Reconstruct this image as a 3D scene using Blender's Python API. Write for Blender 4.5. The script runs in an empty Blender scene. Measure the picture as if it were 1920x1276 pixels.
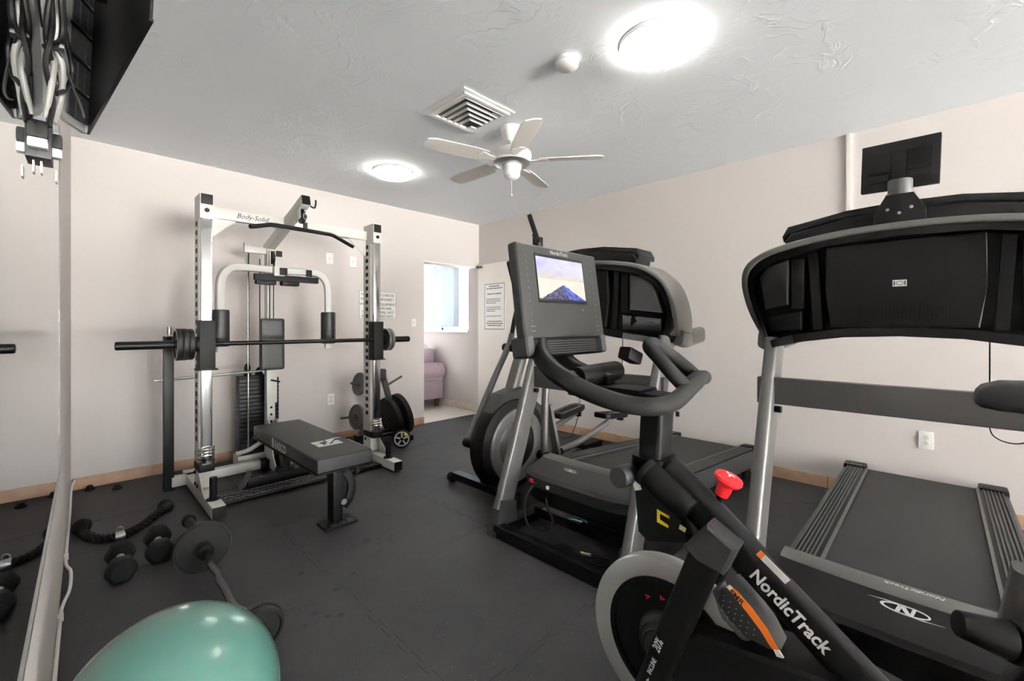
import bpy, bmesh, math, random
from mathutils import Vector, Matrix
random.seed(7)
SC = bpy.context.scene
COL = SC.collection
PI = math.pi
V = Vector

# ------------------------------------------------------------------ camera, world, exposure
TH = math.radians(45.5)
cam_data = bpy.data.cameras.new('camera')
cam_data.sensor_width = 36.0
cam_data.lens = 36.0 * 815.0 / 1920.0
cam_data.shift_y = -28.0 / 1920.0
cam_data.clip_start = 0.02
cam = bpy.data.objects.new('camera', cam_data)
COL.objects.link(cam)
cam.location = (0.0, 0.0, 1.22)
cam.rotation_euler = (PI / 2, 0.0, -TH)
SC.camera = cam

world = bpy.data.worlds.new('world')
SC.world = world
world.use_nodes = True
bg = world.node_tree.nodes['Background']
bg.inputs[0].default_value = (0.96, 0.985, 1.0, 1.0)
bg.inputs[1].default_value = 6.5

SC.view_settings.view_transform = 'Standard'
SC.view_settings.look = 'None'
SC.view_settings.gamma = 1.0
SC.view_settings.use_curve_mapping = False
SC.view_settings.exposure = 1.80
LAMP = 8.0

sun_data = bpy.data.lights.new('sun', 'SUN')  # added to light the unseen slab that bounces fill into the room
sun_data.energy = 250.0
sun_data.angle = math.radians(1.0)
sun_data.color = (0.97, 0.985, 1.0)
sun = bpy.data.objects.new('sun', sun_data)
COL.objects.link(sun)
sun.location = (6, -2, 9)
sun.rotation_euler = Vector((0.0, -0.5, -1.0)).to_track_quat('-Z', 'Y').to_euler()

# ------------------------------------------------------------------ helpers
def lin(c):
    out = []
    for v in c:
        v = v / 255.0
        out.append(v / 12.92 if v <= 0.04045 else ((v + 0.055) / 1.055) ** 2.4)
    return (out[0], out[1], out[2], 1.0)

MATS = {}
def mat(name, rgb, rough=0.5, metal=0.0, var=0.0, scale=40.0, bump=0.0, bscale=200.0, spec=0.5,
        coat=0.0, emit=None, estr=0.0, sss=0.0):
    if name in MATS:
        return MATS[name]
    m = bpy.data.materials.new(name)
    m.use_nodes = True
    nt = m.node_tree
    b = nt.nodes['Principled BSDF']
    c = lin(rgb)
    b.inputs['Base Color'].default_value = c
    b.inputs['Roughness'].default_value = rough
    b.inputs['Metallic'].default_value = metal
    b.inputs['Specular IOR Level'].default_value = spec
    if coat:
        b.inputs['Coat Weight'].default_value = coat
        b.inputs['Coat Roughness'].default_value = 0.15
    if sss:
        b.inputs['Subsurface Weight'].default_value = sss
        b.inputs['Subsurface Radius'].default_value = (0.1, 0.12, 0.1)
    if emit:
        b.inputs['Emission Color'].default_value = lin(emit)
        b.inputs['Emission Strength'].default_value = estr
    if var or bump:
        tc = nt.nodes.new('ShaderNodeTexCoord')
    if var:
        n = nt.nodes.new('ShaderNodeTexNoise')
        n.inputs['Scale'].default_value = scale
        n.inputs['Detail'].default_value = 5.0
        nt.links.new(tc.outputs['Object'], n.inputs['Vector'])
        r = nt.nodes.new('ShaderNodeValToRGB')
        r.color_ramp.elements[0].position = 0.3
        r.color_ramp.elements[1].position = 0.7
        r.color_ramp.elements[0].color = tuple(max(0, x * (1 - var)) for x in c[:3]) + (1,)
        r.color_ramp.elements[1].color = tuple(min(1, x * (1 + var)) for x in c[:3]) + (1,)
        nt.links.new(n.outputs['Fac'], r.inputs['Fac'])
        nt.links.new(r.outputs['Color'], b.inputs['Base Color'])
    if bump:
        n2 = nt.nodes.new('ShaderNodeTexNoise')
        n2.inputs['Scale'].default_value = bscale
        n2.inputs['Detail'].default_value = 4.0
        nt.links.new(tc.outputs['Object'], n2.inputs['Vector'])
        bp = nt.nodes.new('ShaderNodeBump')
        bp.inputs['Strength'].default_value = bump
        bp.inputs['Distance'].default_value = 0.004
        nt.links.new(n2.outputs['Fac'], bp.inputs['Height'])
        nt.links.new(bp.outputs['Normal'], b.inputs['Normal'])
    MATS[name] = m
    return m

def thing(name, label, cat, loc, group=None):
    o = bpy.data.objects.new(name, None)
    o.empty_display_size = 0.05
    COL.objects.link(o)
    o.location = loc
    o['label'] = label
    o['category'] = cat
    if group:
        o['group'] = group
    return o

def tag(o, label, cat, group=None):
    o['label'] = label
    o['category'] = cat
    if group:
        o['group'] = group
    return o

def origin(o):
    p = V((0, 0, 0))
    while o is not None:
        p = p + o.location
        o = o.parent
    return p

def copy_tree(o, parent=None):
    c = o.copy()
    COL.objects.link(c)
    if parent is not None:
        c.parent = parent
    for ch in list(o.children):
        copy_tree(ch, c)
    return c

def axes(d, up=(0, 0, 1)):
    d = V(d).normalized()
    up = V(up)
    if abs(d.dot(up.normalized())) > 0.99:
        up = V((0, 1, 0)) if abs(d.y) < 0.9 else V((1, 0, 0))
    s = up.cross(d).normalized()
    u = d.cross(s).normalized()
    return d, s, u

def smooth_path(pts, n=6, closed=False):
    P = [V(p) for p in pts]
    out = []
    m = len(P)
    rng = range(m if closed else m - 1)
    for i in rng:
        if closed:
            p0, p1, p2, p3 = P[i - 1], P[i], P[(i + 1) % m], P[(i + 2) % m]
        else:
            p0 = P[i - 1] if i > 0 else P[0] * 2 - P[1]
            p1, p2 = P[i], P[i + 1]
            p3 = P[i + 2] if i + 2 < m else P[-1] * 2 - P[-2]
        for k in range(n):
            t = k / n
            out.append(0.5 * ((2 * p1) + (p2 - p0) * t + (2 * p0 - 5 * p1 + 4 * p2 - p3) * t * t
                              + (3 * p1 - p0 - 3 * p2 + p3) * t ** 3))
    if not closed:
        out.append(P[-1])
    return out

class MB:
    def __init__(self):
        self.bm = bmesh.new()
    def _bev(self, verts, bev, seg=2):
        es = set()
        for v in verts:
            es.update(v.link_edges)
        bmesh.ops.bevel(self.bm, geom=list(es), offset=bev, segments=seg, affect='EDGES', profile=0.7)
    def box(self, c, s, ax=None, bev=0.0, seg=2):
        m = Matrix.Identity(4)
        if ax:
            m = Matrix((tuple(ax[0]) + (0,), tuple(ax[1]) + (0,), tuple(ax[2]) + (0,), (0, 0, 0, 1))).transposed()
        m.translation = V(c)
        r = bmesh.ops.create_cube(self.bm, size=1.0, matrix=m @ Matrix.Diagonal((s[0], s[1], s[2], 1)))
        if bev:
            self._bev(r['verts'], bev, seg)
        return self
    def span(self, a, b, bev=0.0, seg=2):
        a, b = V(a), V(b)
        return self.box((a + b) / 2, [abs(b[i] - a[i]) for i in range(3)], None, bev, seg)
    def beam(self, p0, p1, w, h, up=(0, 0, 1), bev=0.0):
        p0, p1 = V(p0), V(p1)
        d, s, u = axes(p1 - p0, up)
        return self.box((p0 + p1) / 2, ((p1 - p0).length, w, h), (d, s, u), bev)
    def cyl(self, p0, p1, r0, r1=None, n=20, bev=0.0):
        p0, p1 = V(p0), V(p1)
        d, s, u = axes(p1 - p0)
        m = Matrix((tuple(s) + (0,), tuple(u) + (0,), tuple(d) + (0,), (0, 0, 0, 1))).transposed()
        m.translation = (p0 + p1) / 2
        r = bmesh.ops.create_cone(self.bm, cap_ends=True, segments=n, radius1=r0,
                                  radius2=r0 if r1 is None else r1, depth=(p1 - p0).length, matrix=m)
        if bev:
            es = set()
            for v in r['verts']:
                for e in v.link_edges:
                    if len(e.link_faces) == 2 and any(len(f.verts) > 4 for f in e.link_faces):
                        es.add(e)
            bmesh.ops.bevel(self.bm, geom=list(es), offset=bev, segments=2, affect='EDGES', profile=0.7)
        return self
    def sphere(self, c, r, sc=(1, 1, 1), n=24, m=14):
        mt = Matrix.Translation(V(c)) @ Matrix.Diagonal((sc[0], sc[1], sc[2], 1))
        bmesh.ops.create_uvsphere(self.bm, u_segments=n, v_segments=m, radius=r, matrix=mt)
        return self
    def sweep(self, pts, prof, up=(0, 0, 1), closed=False, scales=None):
        P = [V(p) for p in pts]
        m = len(P)
        rings = []
        d0 = (P[1] - P[0]).normalized()
        d, s, u = axes(d0, up)
        for i in range(m):
            if closed:
                t = (P[(i + 1) % m] - P[i - 1]).normalized()
            elif i == 0:
                t = d0
            elif i == m - 1:
                t = (P[-1] - P[-2]).normalized()
            else:
                t = (P[i + 1] - P[i - 1]).normalized()
            s = (s - t * s.dot(t)).normalized()
            u = t.cross(s).normalized()
            k = scales[i] if scales else 1.0
            rings.append([self.bm.verts.new(P[i] + s * (a * k) + u * (b * k)) for a, b in prof])
        n = len(prof)
        for i in range(m if closed else m - 1):
            A, B = rings[i], rings[(i + 1) % m]
            for j in range(n):
                self.bm.faces.new((A[j], A[(j + 1) % n], B[(j + 1) % n], B[j]))
        if not closed:
            self.bm.faces.new(rings[0][::-1])
            self.bm.faces.new(rings[-1])
        return self
    def tube(self, pts, r, n=10, sm=0, closed=False, up=(0, 0, 1), radii=None):
        if sm:
            pts = smooth_path(pts, sm, closed)
        prof = [(r * math.cos(2 * PI * k / n), r * math.sin(2 * PI * k / n)) for k in range(n)]
        sc = None
        if radii:
            L = len(pts)
            sc = []
            for i in range(L):
                x = i / (L - 1) * (len(radii) - 1)
                j = min(int(x), len(radii) - 2)
                sc.append(radii[j] + (radii[j + 1] - radii[j]) * (x - j))
        return self.sweep(pts, prof, up, closed, sc)
    def rtube(self, pts, w, h, up=(0, 0, 1), sm=0, rnd=0.0):
        if sm:
            pts = smooth_path(pts, sm)
        return self.sweep(pts, rrect(w, h, rnd), up)
    def lathe(self, prof, o, axis=(0, 0, 1), n=32, close=False):
        o = V(o)
        d, s, u = axes(axis)
        rings = []
        for r, h in prof:
            if r < 1e-6:
                rings.append([self.bm.verts.new(o + d * h)])
            else:
                rings.append([self.bm.verts.new(o + d * h + s * (r * math.cos(2 * PI * k / n))
                                                + u * (r * math.sin(2 * PI * k / n))) for k in range(n)])
        pairs = list(zip(rings[:-1], rings[1:]))
        if close:
            pairs.append((rings[-1], rings[0]))
        for A, B in pairs:
            for k in range(n):
                k2 = (k + 1) % n
                if len(A) == 1 and len(B) == 1:
                    continue
                if len(A) == 1:
                    self.bm.faces.new((A[0], B[k2], B[k]))
                elif len(B) == 1:
                    self.bm.faces.new((A[k], A[k2], B[0]))
                else:
                    self.bm.faces.new((A[k], A[k2], B[k2], B[k]))
        if not close:
            for R in (rings[0], rings[-1]):
                if len(R) > 1:
                    self.bm.faces.new(R)
        return self
    def prism(self, poly, o, u, v, t, bev=0.0, seg=2):
        o, u, v = V(o), V(u), V(v)
        w = u.cross(v).normalized() * t
        a = [self.bm.verts.new(o + u * x + v * y) for x, y in poly]
        b = [self.bm.verts.new(p.co + w) for p in a]
        n = len(poly)
        f1 = self.bm.faces.new(a[::-1])
        f2 = self.bm.faces.new(b)
        for i in range(n):
            self.bm.faces.new((a[i], a[(i + 1) % n], b[(i + 1) % n], b[i]))
        if bev:
            es = set(f1.edges) | set(f2.edges)
            bmesh.ops.bevel(self.bm, geom=list(es), offset=bev, segments=seg, affect='EDGES', profile=0.7)
        return self
    def ring(self, outer, inner, o, u, v, t):
        o, u, v = V(o), V(u), V(v)
        w = u.cross(v).normalized() * t
        L = []
        for poly in (outer, inner):
            a = [self.bm.verts.new(o + u * x + v * y) for x, y in poly]
            L.append((a, [self.bm.verts.new(p.co + w) for p in a]))
        (oa, ob), (ia, ib) = L
        n = len(outer)
        for i in range(n):
            j = (i + 1) % n
            self.bm.faces.new((oa[i], oa[j], ob[j], ob[i]))
            self.bm.faces.new((ia[j], ia[i], ib[i], ib[j]))
            self.bm.faces.new((oa[j], oa[i], ia[i], ia[j]))
            self.bm.faces.new((ob[i], ob[j], ib[j], ib[i]))
        return self
    def build(self, name, m, parent=None, angle=38, ang=None):
        bm = self.bm
        bmesh.ops.recalc_face_normals(bm, faces=bm.faces)
        lim = math.radians(angle)
        for f in bm.faces:
            f.smooth = True
        for e in bm.edges:
            if len(e.link_faces) == 2 and e.calc_face_angle(0) > lim:
                e.smooth = False
        if parent is not None:
            bmesh.ops.translate(bm, verts=bm.verts, vec=-origin(parent))
        me = bpy.data.meshes.new(name)
        bm.to_mesh(me)
        bm.free()
        o = bpy.data.objects.new(name, me)
        me.materials.append(m)
        COL.objects.link(o)
        if parent is not None:
            o.parent = parent
        return o

def rrect(w, h, r=0.0, k=3):
    a, b = w / 2, h / 2
    if r <= 0:
        return [(-a, -b), (a, -b), (a, b), (-a, b)]
    r = min(r, a * 0.98, b * 0.98)
    out = []
    for cx, cy, a0 in ((a - r, -b + r, -90), (a - r, b - r, 0), (-a + r, b - r, 90), (-a + r, -b + r, 180)):
        for i in range(k + 1):
            t = math.radians(a0 + 90 * i / k)
            out.append((cx + r * math.cos(t), cy + r * math.sin(t)))
    return out

def inset(poly, d):
    n = len(poly)
    area = sum(poly[i][0] * poly[(i + 1) % n][1] - poly[(i + 1) % n][0] * poly[i][1] for i in range(n))
    sg = 1 if area > 0 else -1
    out = []
    for i in range(n):
        p0, p1, p2 = V(poly[i - 1]), V(poly[i]), V(poly[(i + 1) % n])
        d1, d2 = (p1 - p0).normalized(), (p2 - p1).normalized()
        n1, n2 = V((-d1.y, d1.x)) * sg, V((-d2.y, d2.x)) * sg
        b = n1 + n2
        b = b / max(0.3, b.dot(n1))
        out.append((p1.x + b.x * d, p1.y + b.y * d))
    return out

def text(s, size, o, u, v, m, parent, name='lettering', align='LEFT', ext=0.0006, sx=1.0, shear=0.0, bold=0.0, spacing=1.0):
    cu = bpy.data.curves.new('t', 'FONT')
    cu.body = s
    cu.size = size
    cu.align_x = align
    cu.extrude = ext
    cu.shear = shear
    cu.offset = bold
    cu.space_character = spacing
    cu.resolution_u = 3
    to = bpy.data.objects.new('t', cu)
    COL.objects.link(to)
    dg = bpy.context.evaluated_depsgraph_get()
    me = bpy.data.meshes.new_from_object(to.evaluated_get(dg))
    bpy.data.objects.remove(to)
    bpy.data.curves.remove(cu)
    u, v = V(u).normalized(), V(v).normalized()
    w = u.cross(v)
    M = Matrix((tuple(u * sx) + (0,), tuple(v) + (0,), tuple(w) + (0,), (0, 0, 0, 1))).transposed()
    M.translation = V(o) - (origin(parent) if parent else V((0, 0, 0)))
    me.transform(M)
    me.name = name
    me.materials.clear()
    me.materials.append(m)
    ob = bpy.data.objects.new(name, me)
    COL.objects.link(ob)
    if parent:
        ob.parent = parent
    return ob

# ------------------------------------------------------------------ materials
M_BLACK = mat('black_plastic', (13, 12, 12), 0.5, spec=0.16, bump=0.06, bscale=600)
M_SATIN = mat('black_powder_coat', (13, 13, 14), 0.42, spec=0.2, bump=0.05, bscale=900)
M_CHAR = mat('charcoal_plastic', (46, 46, 46), 0.42, spec=0.4, bump=0.05, bscale=700)
M_GREY = mat('grey_painted_steel', (98, 97, 96), 0.36, 0.25)
M_MID = mat('mid_grey_steel', (72, 71, 70), 0.4, 0.2)
M_TRIM = mat('grey_trim_plastic', (94, 92, 90), 0.4)
M_WHITE_STEEL = mat('white_powder_steel', (198, 196, 189), 0.35, var=0.03, scale=8)
M_CHROME = mat('chrome', (205, 205, 203), 0.16, 1.0)
M_BRUSHED = mat('brushed_metal', (170, 170, 168), 0.35, 0.9)
M_RUBBER = mat('black_rubber', (14, 14, 14), 0.7, spec=0.3, bump=0.15, bscale=300)
M_FOAM = mat('foam_grip', (22, 21, 20), 0.75, spec=0.35, bump=0.2, bscale=500)
M_VINYL = mat('black_vinyl', (28, 28, 29), 0.5, bump=0.12, bscale=350)
M_IRON = mat('cast_iron', (16, 15, 14), 0.55, 0.0, spec=0.4, var=0.25, scale=60, bump=0.2, bscale=150)
M_GREYIRON = mat('grey_cast_iron', (80, 79, 76), 0.5, 0.3, var=0.2, scale=60, bump=0.15, bscale=150)
M_WHITE = mat('white_plastic', (236, 234, 230), 0.35)
M_OFFWHITE = mat('off_white_paint', (228, 222, 214), 0.5)
M_PAPER = mat('white_sticker', (232, 230, 226), 0.5)
M_INK = mat('black_ink', (30, 30, 30), 0.6)
M_LOGO = mat('silver_print', (205, 205, 203), 0.4)
M_DIMLOGO = mat('dim_grey_print', (150, 150, 148), 0.5)
M_RED = mat('red_plastic', (226, 32, 40), 0.3)
M_ORANGE = mat('orange_print', (236, 120, 30), 0.5)
M_YELLOW = mat('yellow_print', (235, 205, 20), 0.5)
M_DARK = mat('dark_recess', (9, 9, 9), 0.6, spec=0.15)
M_GLOSS = mat('gloss_black', (6, 6, 7), 0.35, spec=0.2)
M_SILVER = mat('silver_paint_trim', (172, 171, 169), 0.35)
M_DARKCHROME = mat('dark_chrome', (120, 119, 118), 0.22, 1.0)
M_SCREENBODY = mat('screen_plastic', (30, 30, 29), 0.45, spec=0.35)
M_BELT = mat('running_belt', (25, 24, 23), 0.7, spec=0.35, var=0.08, scale=9, bump=0.2, bscale=400)

# ------------------------------------------------------------------ room shell
def plaster(name, rgb, strength, dist, scale, mottling=0.015):
    m = bpy.data.materials.new(name)
    m.use_nodes = True
    nt = m.node_tree
    b = nt.nodes['Principled BSDF']
    b.inputs['Roughness'].default_value = 0.85
    b.inputs['Specular IOR Level'].default_value = 0.2
    tc = nt.nodes.new('ShaderNodeTexCoord')
    c = lin(rgb)
    n0 = nt.nodes.new('ShaderNodeTexNoise')
    n0.inputs['Scale'].default_value = 1.3
    nt.links.new(tc.outputs['Object'], n0.inputs['Vector'])
    r0 = nt.nodes.new('ShaderNodeValToRGB')
    r0.color_ramp.elements[0].color = tuple(x * (1 - mottling) for x in c[:3]) + (1,)
    r0.color_ramp.elements[1].color = tuple(min(1, x * (1 + mottling)) for x in c[:3]) + (1,)
    nt.links.new(n0.outputs['Fac'], r0.inputs['Fac'])
    nt.links.new(r0.outputs['Color'], b.inputs['Base Color'])
    # trowel marks: a warped ridge pattern that only breaks through in patches
    nw = nt.nodes.new('ShaderNodeTexNoise')
    nw.inputs['Scale'].default_value = scale * 0.35
    nw.inputs['Detail'].default_value = 3
    nt.links.new(tc.outputs['Object'], nw.inputs['Vector'])
    mx = nt.nodes.new('ShaderNodeMixRGB')
    mx.inputs[0].default_value = 0.35
    nt.links.new(tc.outputs['Object'], mx.inputs[1])
    nt.links.new(nw.outputs['Color'], mx.inputs[2])
    n1 = nt.nodes.new('ShaderNodeTexNoise')
    n1.inputs['Scale'].default_value = scale
    n1.inputs['Detail'].default_value = 6
    n1.inputs['Roughness'].default_value = 0.55
    n1.inputs['Distortion'].default_value = 1.2
    nt.links.new(mx.outputs['Color'], n1.inputs['Vector'])
    r1 = nt.nodes.new('ShaderNodeValToRGB')
    e = r1.color_ramp.elements
    e[0].position, e[0].color = 0.46, (0, 0, 0, 1)
    e[1].position, e[1].color = 0.52, (1, 1, 1, 1)
    e2 = r1.color_ramp.elements.new(0.56)
    e2.color = (0.35, 0.35, 0.35, 1)
    nt.links.new(n1.outputs['Fac'], r1.inputs['Fac'])
    n2 = nt.nodes.new('ShaderNodeTexNoise')
    n2.inputs['Scale'].default_value = 1.7
    nt.links.new(tc.outputs['Object'], n2.inputs['Vector'])
    r2 = nt.nodes.new('ShaderNodeValToRGB')
    r2.color_ramp.elements[0].position = 0.42
    r2.color_ramp.elements[1].position = 0.62
    nt.links.new(n2.outputs['Fac'], r2.inputs['Fac'])
    mul = nt.nodes.new('ShaderNodeMath')
    mul.operation = 'MULTIPLY'
    nt.links.new(r1.outputs['Color'], mul.inputs[0])
    nt.links.new(r2.outputs['Color'], mul.inputs[1])
    bp = nt.nodes.new('ShaderNodeBump')
    bp.inputs['Strength'].default_value = strength
    bp.inputs['Distance'].default_value = dist
    nt.links.new(mul.outputs[0], bp.inputs['Height'])
    nt.links.new(bp.outputs['Normal'], b.inputs['Normal'])
    return m

M_WALL = plaster('wall_paint', (204, 197, 193), 0.12, 0.004, 5)
M_CEIL = plaster('ceiling_plaster', (240, 244, 248), 0.42, 0.008, 6)
M_TILEFLOOR = mat('pale_tile', (226, 220, 208), 0.3, var=0.06, scale=5)
M_BASETILE = mat('terracotta_tile', (186, 150, 124), 0.5, var=0.10, scale=14)
M_BASEPALE = mat('pale_base_tile', (214, 200, 186), 0.5, var=0.06, scale=14)
M_GROUT = mat('grout', (196, 184, 172), 0.9)

def floor_material():
    m = bpy.data.materials.new('rubber_floor')
    m.use_nodes = True
    nt = m.node_tree
    L = nt.links.new
    b = nt.nodes['Principled BSDF']
    b.inputs['Roughness'].default_value = 0.62
    b.inputs['Specular IOR Level'].default_value = 0.4
    tc = nt.nodes.new('ShaderNodeNewGeometry')
    pos = tc.outputs['Position']
    n = nt.nodes.new('ShaderNodeTexNoise')
    n.inputs['Scale'].default_value = 2.2
    n.inputs['Detail'].default_value = 8
    n.inputs['Roughness'].default_value = 0.65
    L(pos, n.inputs['Vector'])
    r = nt.nodes.new('ShaderNodeValToRGB')
    r.color_ramp.elements[0].position = 0.3
    r.color_ramp.elements[1].position = 0.72
    r.color_ramp.elements[0].color = lin((37, 36, 37))
    r.color_ramp.elements[1].color = lin((55, 53, 54))
    L(n.outputs['Fac'], r.inputs['Fac'])
    col = r.outputs['Color']
    # pale rubber flecks
    vo = nt.nodes.new('ShaderNodeTexVoronoi')
    vo.inputs['Scale'].default_value = 55
    L(pos, vo.inputs['Vector'])
    cr = nt.nodes.new('ShaderNodeValToRGB')
    cr.color_ramp.elements[0].position = 0.0
    cr.color_ramp.elements[0].color = (1, 1, 1, 1)
    cr.color_ramp.elements[1].position = 0.13
    cr.color_ramp.elements[1].color = (0, 0, 0, 1)
    L(vo.outputs['Distance'], cr.inputs['Fac'])
    sep = nt.nodes.new('ShaderNodeSeparateColor')
    L(vo.outputs['Color'], sep.inputs[0])
    gt = nt.nodes.new('ShaderNodeMath')
    gt.operation = 'GREATER_THAN'
    gt.inputs[1].default_value = 0.72
    L(sep.outputs[0], gt.inputs[0])
    ml = nt.nodes.new('ShaderNodeMath')
    ml.operation = 'MULTIPLY'
    L(cr.outputs['Color'], ml.inputs[0])
    L(gt.outputs[0], ml.inputs[1])
    mx = nt.nodes.new('ShaderNodeMixRGB')
    mx.inputs[2].default_value = lin((135, 132, 130))
    L(ml.outputs[0], mx.inputs[0])
    L(col, mx.inputs[1])
    col = mx.outputs['Color']
    # damp spots left on the rubber
    spots = [(1.19, 2.32, .045), (1.235, 2.285, .03), (1.10, 2.315, .026), (1.16, 2.30, .022), (1.28, 2.24, .03),
             (1.31, 2.27, .025), (1.27, 2.20, .022), (1.17, 2.16, .028), (.98, 2.055, .028), (.80, 2.24, .03),
             (.727, 1.887, .03), (.76, 1.83, .027), (.80, 1.80, .03), (.86, 1.99, .025), (.67, 1.84, .02)]
    mask = None
    nz = nt.nodes.new('ShaderNodeTexNoise')
    nz.inputs['Scale'].default_value = 30
    L(pos, nz.inputs['Vector'])
    for x, y, rad in spots:
        d = nt.nodes.new('ShaderNodeVectorMath')
        d.operation = 'DISTANCE'
        L(pos, d.inputs[0])
        d.inputs[1].default_value = (x, y, 0.0006)
        a = nt.nodes.new('ShaderNodeMath')
        a.operation = 'DIVIDE'
        L(d.outputs['Value'], a.inputs[0])
        a.inputs[1].default_value = rad
        if mask is None:
            mask = a.outputs[0]
        else:
            mn = nt.nodes.new('ShaderNodeMath')
            mn.operation = 'MINIMUM'
            L(mask, mn.inputs[0])
            L(a.outputs[0], mn.inputs[1])
            mask = mn.outputs[0]
    ad = nt.nodes.new('ShaderNodeMath')
    ad.operation = 'MULTIPLY_ADD'
    L(nz.outputs['Fac'], ad.inputs[0])
    ad.inputs[1].default_value = 0.9
    L(mask, ad.inputs[2])
    rs = nt.nodes.new('ShaderNodeValToRGB')
    rs.color_ramp.elements[0].position = 0.0
    rs.color_ramp.elements[0].color = (0.8, 0.8, 0.8, 1)
    rs.color_ramp.elements[1].position = 1.0
    rs.color_ramp.elements[1].color = (0, 0, 0, 1)
    k = rs.color_ramp.elements.new(0.95)
    k.color = (0.8, 0.8, 0.8, 1)
    L(ad.outputs[0], rs.inputs['Fac'])
    mx2 = nt.nodes.new('ShaderNodeMixRGB')
    mx2.inputs[2].default_value = lin((20, 20, 21))
    L(rs.outputs['Color'], mx2.inputs[0])
    L(col, mx2.inputs[1])
    L(mx2.outputs['Color'], b.inputs['Base Color'])
    n3 = nt.nodes.new('ShaderNodeTexNoise')
    n3.inputs['Scale'].default_value = 220
    L(pos, n3.inputs['Vector'])
    bp = nt.nodes.new('ShaderNodeBump')
    bp.inputs['Strength'].default_value = 0.25
    bp.inputs['Distance'].default_value = 0.003
    L(n3.outputs['Fac'], bp.inputs['Height'])
    L(bp.outputs['Normal'], b.inputs['Normal'])
    return m
M_FLOOR = floor_material()

def struct(o):
    o['kind'] = 'structure'
    return o

YB, YF, XR, ZC = 4.577, -7.5, 4.0, 2.62     # back wall, open end behind the camera, right wall, ceiling
def xl(y):                                  # the left wall runs a degree off square
    return -0.087 + 0.0204 * y

floor = struct(MB().span((-0.3, YF, -0.10), (XR + 0.3, YB + 0.02, -0.012)).build('floor', M_DARK))
struct(MB().span((2.2, YB + 0.02, -0.10), (4.35, 8.2, -0.004)).build('floor', M_TILEFLOOR))
ceiling = struct(MB().span((-0.3, YF, ZC), (XR + 0.3, YB + 0.14, ZC + 0.1)).build('ceiling', M_CEIL))
struct(MB().span((2.2, YB + 0.14, ZC), (4.35, 8.2, ZC + 0.1)).build('ceiling', M_CEIL))

# unseen sunlit slab behind the camera, added to bounce fill light onto the ceiling
M_BOUNCE = mat('bounce_paving', (232, 228, 220), 0.8, var=0.03, scale=3)
bounce_slab = struct(MB().span((-7, YF - 14, -0.16), (11, YF, -0.02)).build('bounce_floor', M_BOUNCE))

# rubber puzzle tiles: every tile has its own interlocking outline
PITCH, STEP, AMP = 0.89, 0.0635, 0.011
def seam(c, lo, hi):
    pts = []
    n = max(2, int(round((hi - lo) / STEP)))
    st = (hi - lo) / n
    for i in range(n):
        a = lo + i * st
        s = AMP if i % 2 == 0 else -AMP
        if i == 0 or i == n - 1:
            s = 0
        pts += [(c + s, a + (0.10 if i else 0) * st * (-1 if s else 1)), (c + s, a + st * (1.10 if s else 0.9))]
    return pts
def tile_outline(x0, y0, x1, y1, ex):
    g = 0.0011
    left = [(c + g, t) for c, t in seam(x0, y0 + g, y1 - g)] if ex[0] else [(x0 + g, y0 + g), (x0 + g, y1 - g)]
    right = [(c - g, t) for c, t in seam(x1, y0 + g, y1 - g)] if ex[1] else [(x1 - g, y0 + g), (x1 - g, y1 - g)]
    bot = [(t, c + g) for c, t in seam(y0, x0 + g, x1 - g)] if ex[2] else [(x0 + g, y0 + g), (x1 - g, y0 + g)]
    top = [(t, c - g) for c, t in seam(y1, x0 + g, x1 - g)] if ex[3] else [(x0 + g, y1 - g), (x1 - g, y1 - g)]
    pts = bot + right + top[::-1] + left[::-1]
    out = []
    for p in pts:
        if not out or (V(p) - V(out[-1])).length > 1e-4:
            out.append(p)
    if (V(out[0]) - V(out[-1])).length < 1e-4:
        out.pop()
    return out
xs = [-0.13, 0.0 + 0.89 - PITCH + 0.0, 0.89, 0.89 + PITCH, 0.89 + 2 * PITCH, 0.89 + 3 * PITCH, XR]
xs = [-0.13, 0.89, 1.78, 2.67, 3.56, XR]
ys = [YF] + [1.98 + PITCH * k for k in range(-10, 3)] + [YB + 0.0]
for i in range(len(xs) - 1):
    for j in range(len(ys) - 1):
        if ys[j + 1] - ys[j] < 0.03:
            continue
        ex = (i > 0, i < len(xs) - 2, j > 0, j < len(ys) - 2)
        po = tile_outline(xs[i], ys[j], xs[i + 1], ys[j + 1], ex)
        if i == 0:
            po = [(max(x, xl(y)), y) for x, y in po]
        MB().prism(po, (0, 0, -0.011), (1, 0, 0), (0, 1, 0), 0.0115 + random.uniform(-0.0004, 0.0004)).build('rubber_tile', M_FLOOR, floor)

# walls
OX0, OX1, OZ = 3.094, XR, 2.025
wb = MB()
wb.span((-0.3, YB, -0.1), (OX0, YB + 0.14, ZC))
wb.span((OX0, YB, OZ), (XR, YB + 0.14, ZC))
wall_back = struct(wb.build('wall_back', M_WALL))
wall_right = struct(MB().span((XR, YF, -0.1), (XR + 0.3, YB + 0.14, ZC)).build('wall_right', M_WALL))
wl = MB().prism([(xl(YF), YF), (xl(YB), YB), (-0.3, YB), (-0.3, YF)], (0, 0, -0.1), (1, 0, 0), (0, 1, 0), ZC + 0.1)
wall_left = struct(wl.build('wall_left', M_WALL))

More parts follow.
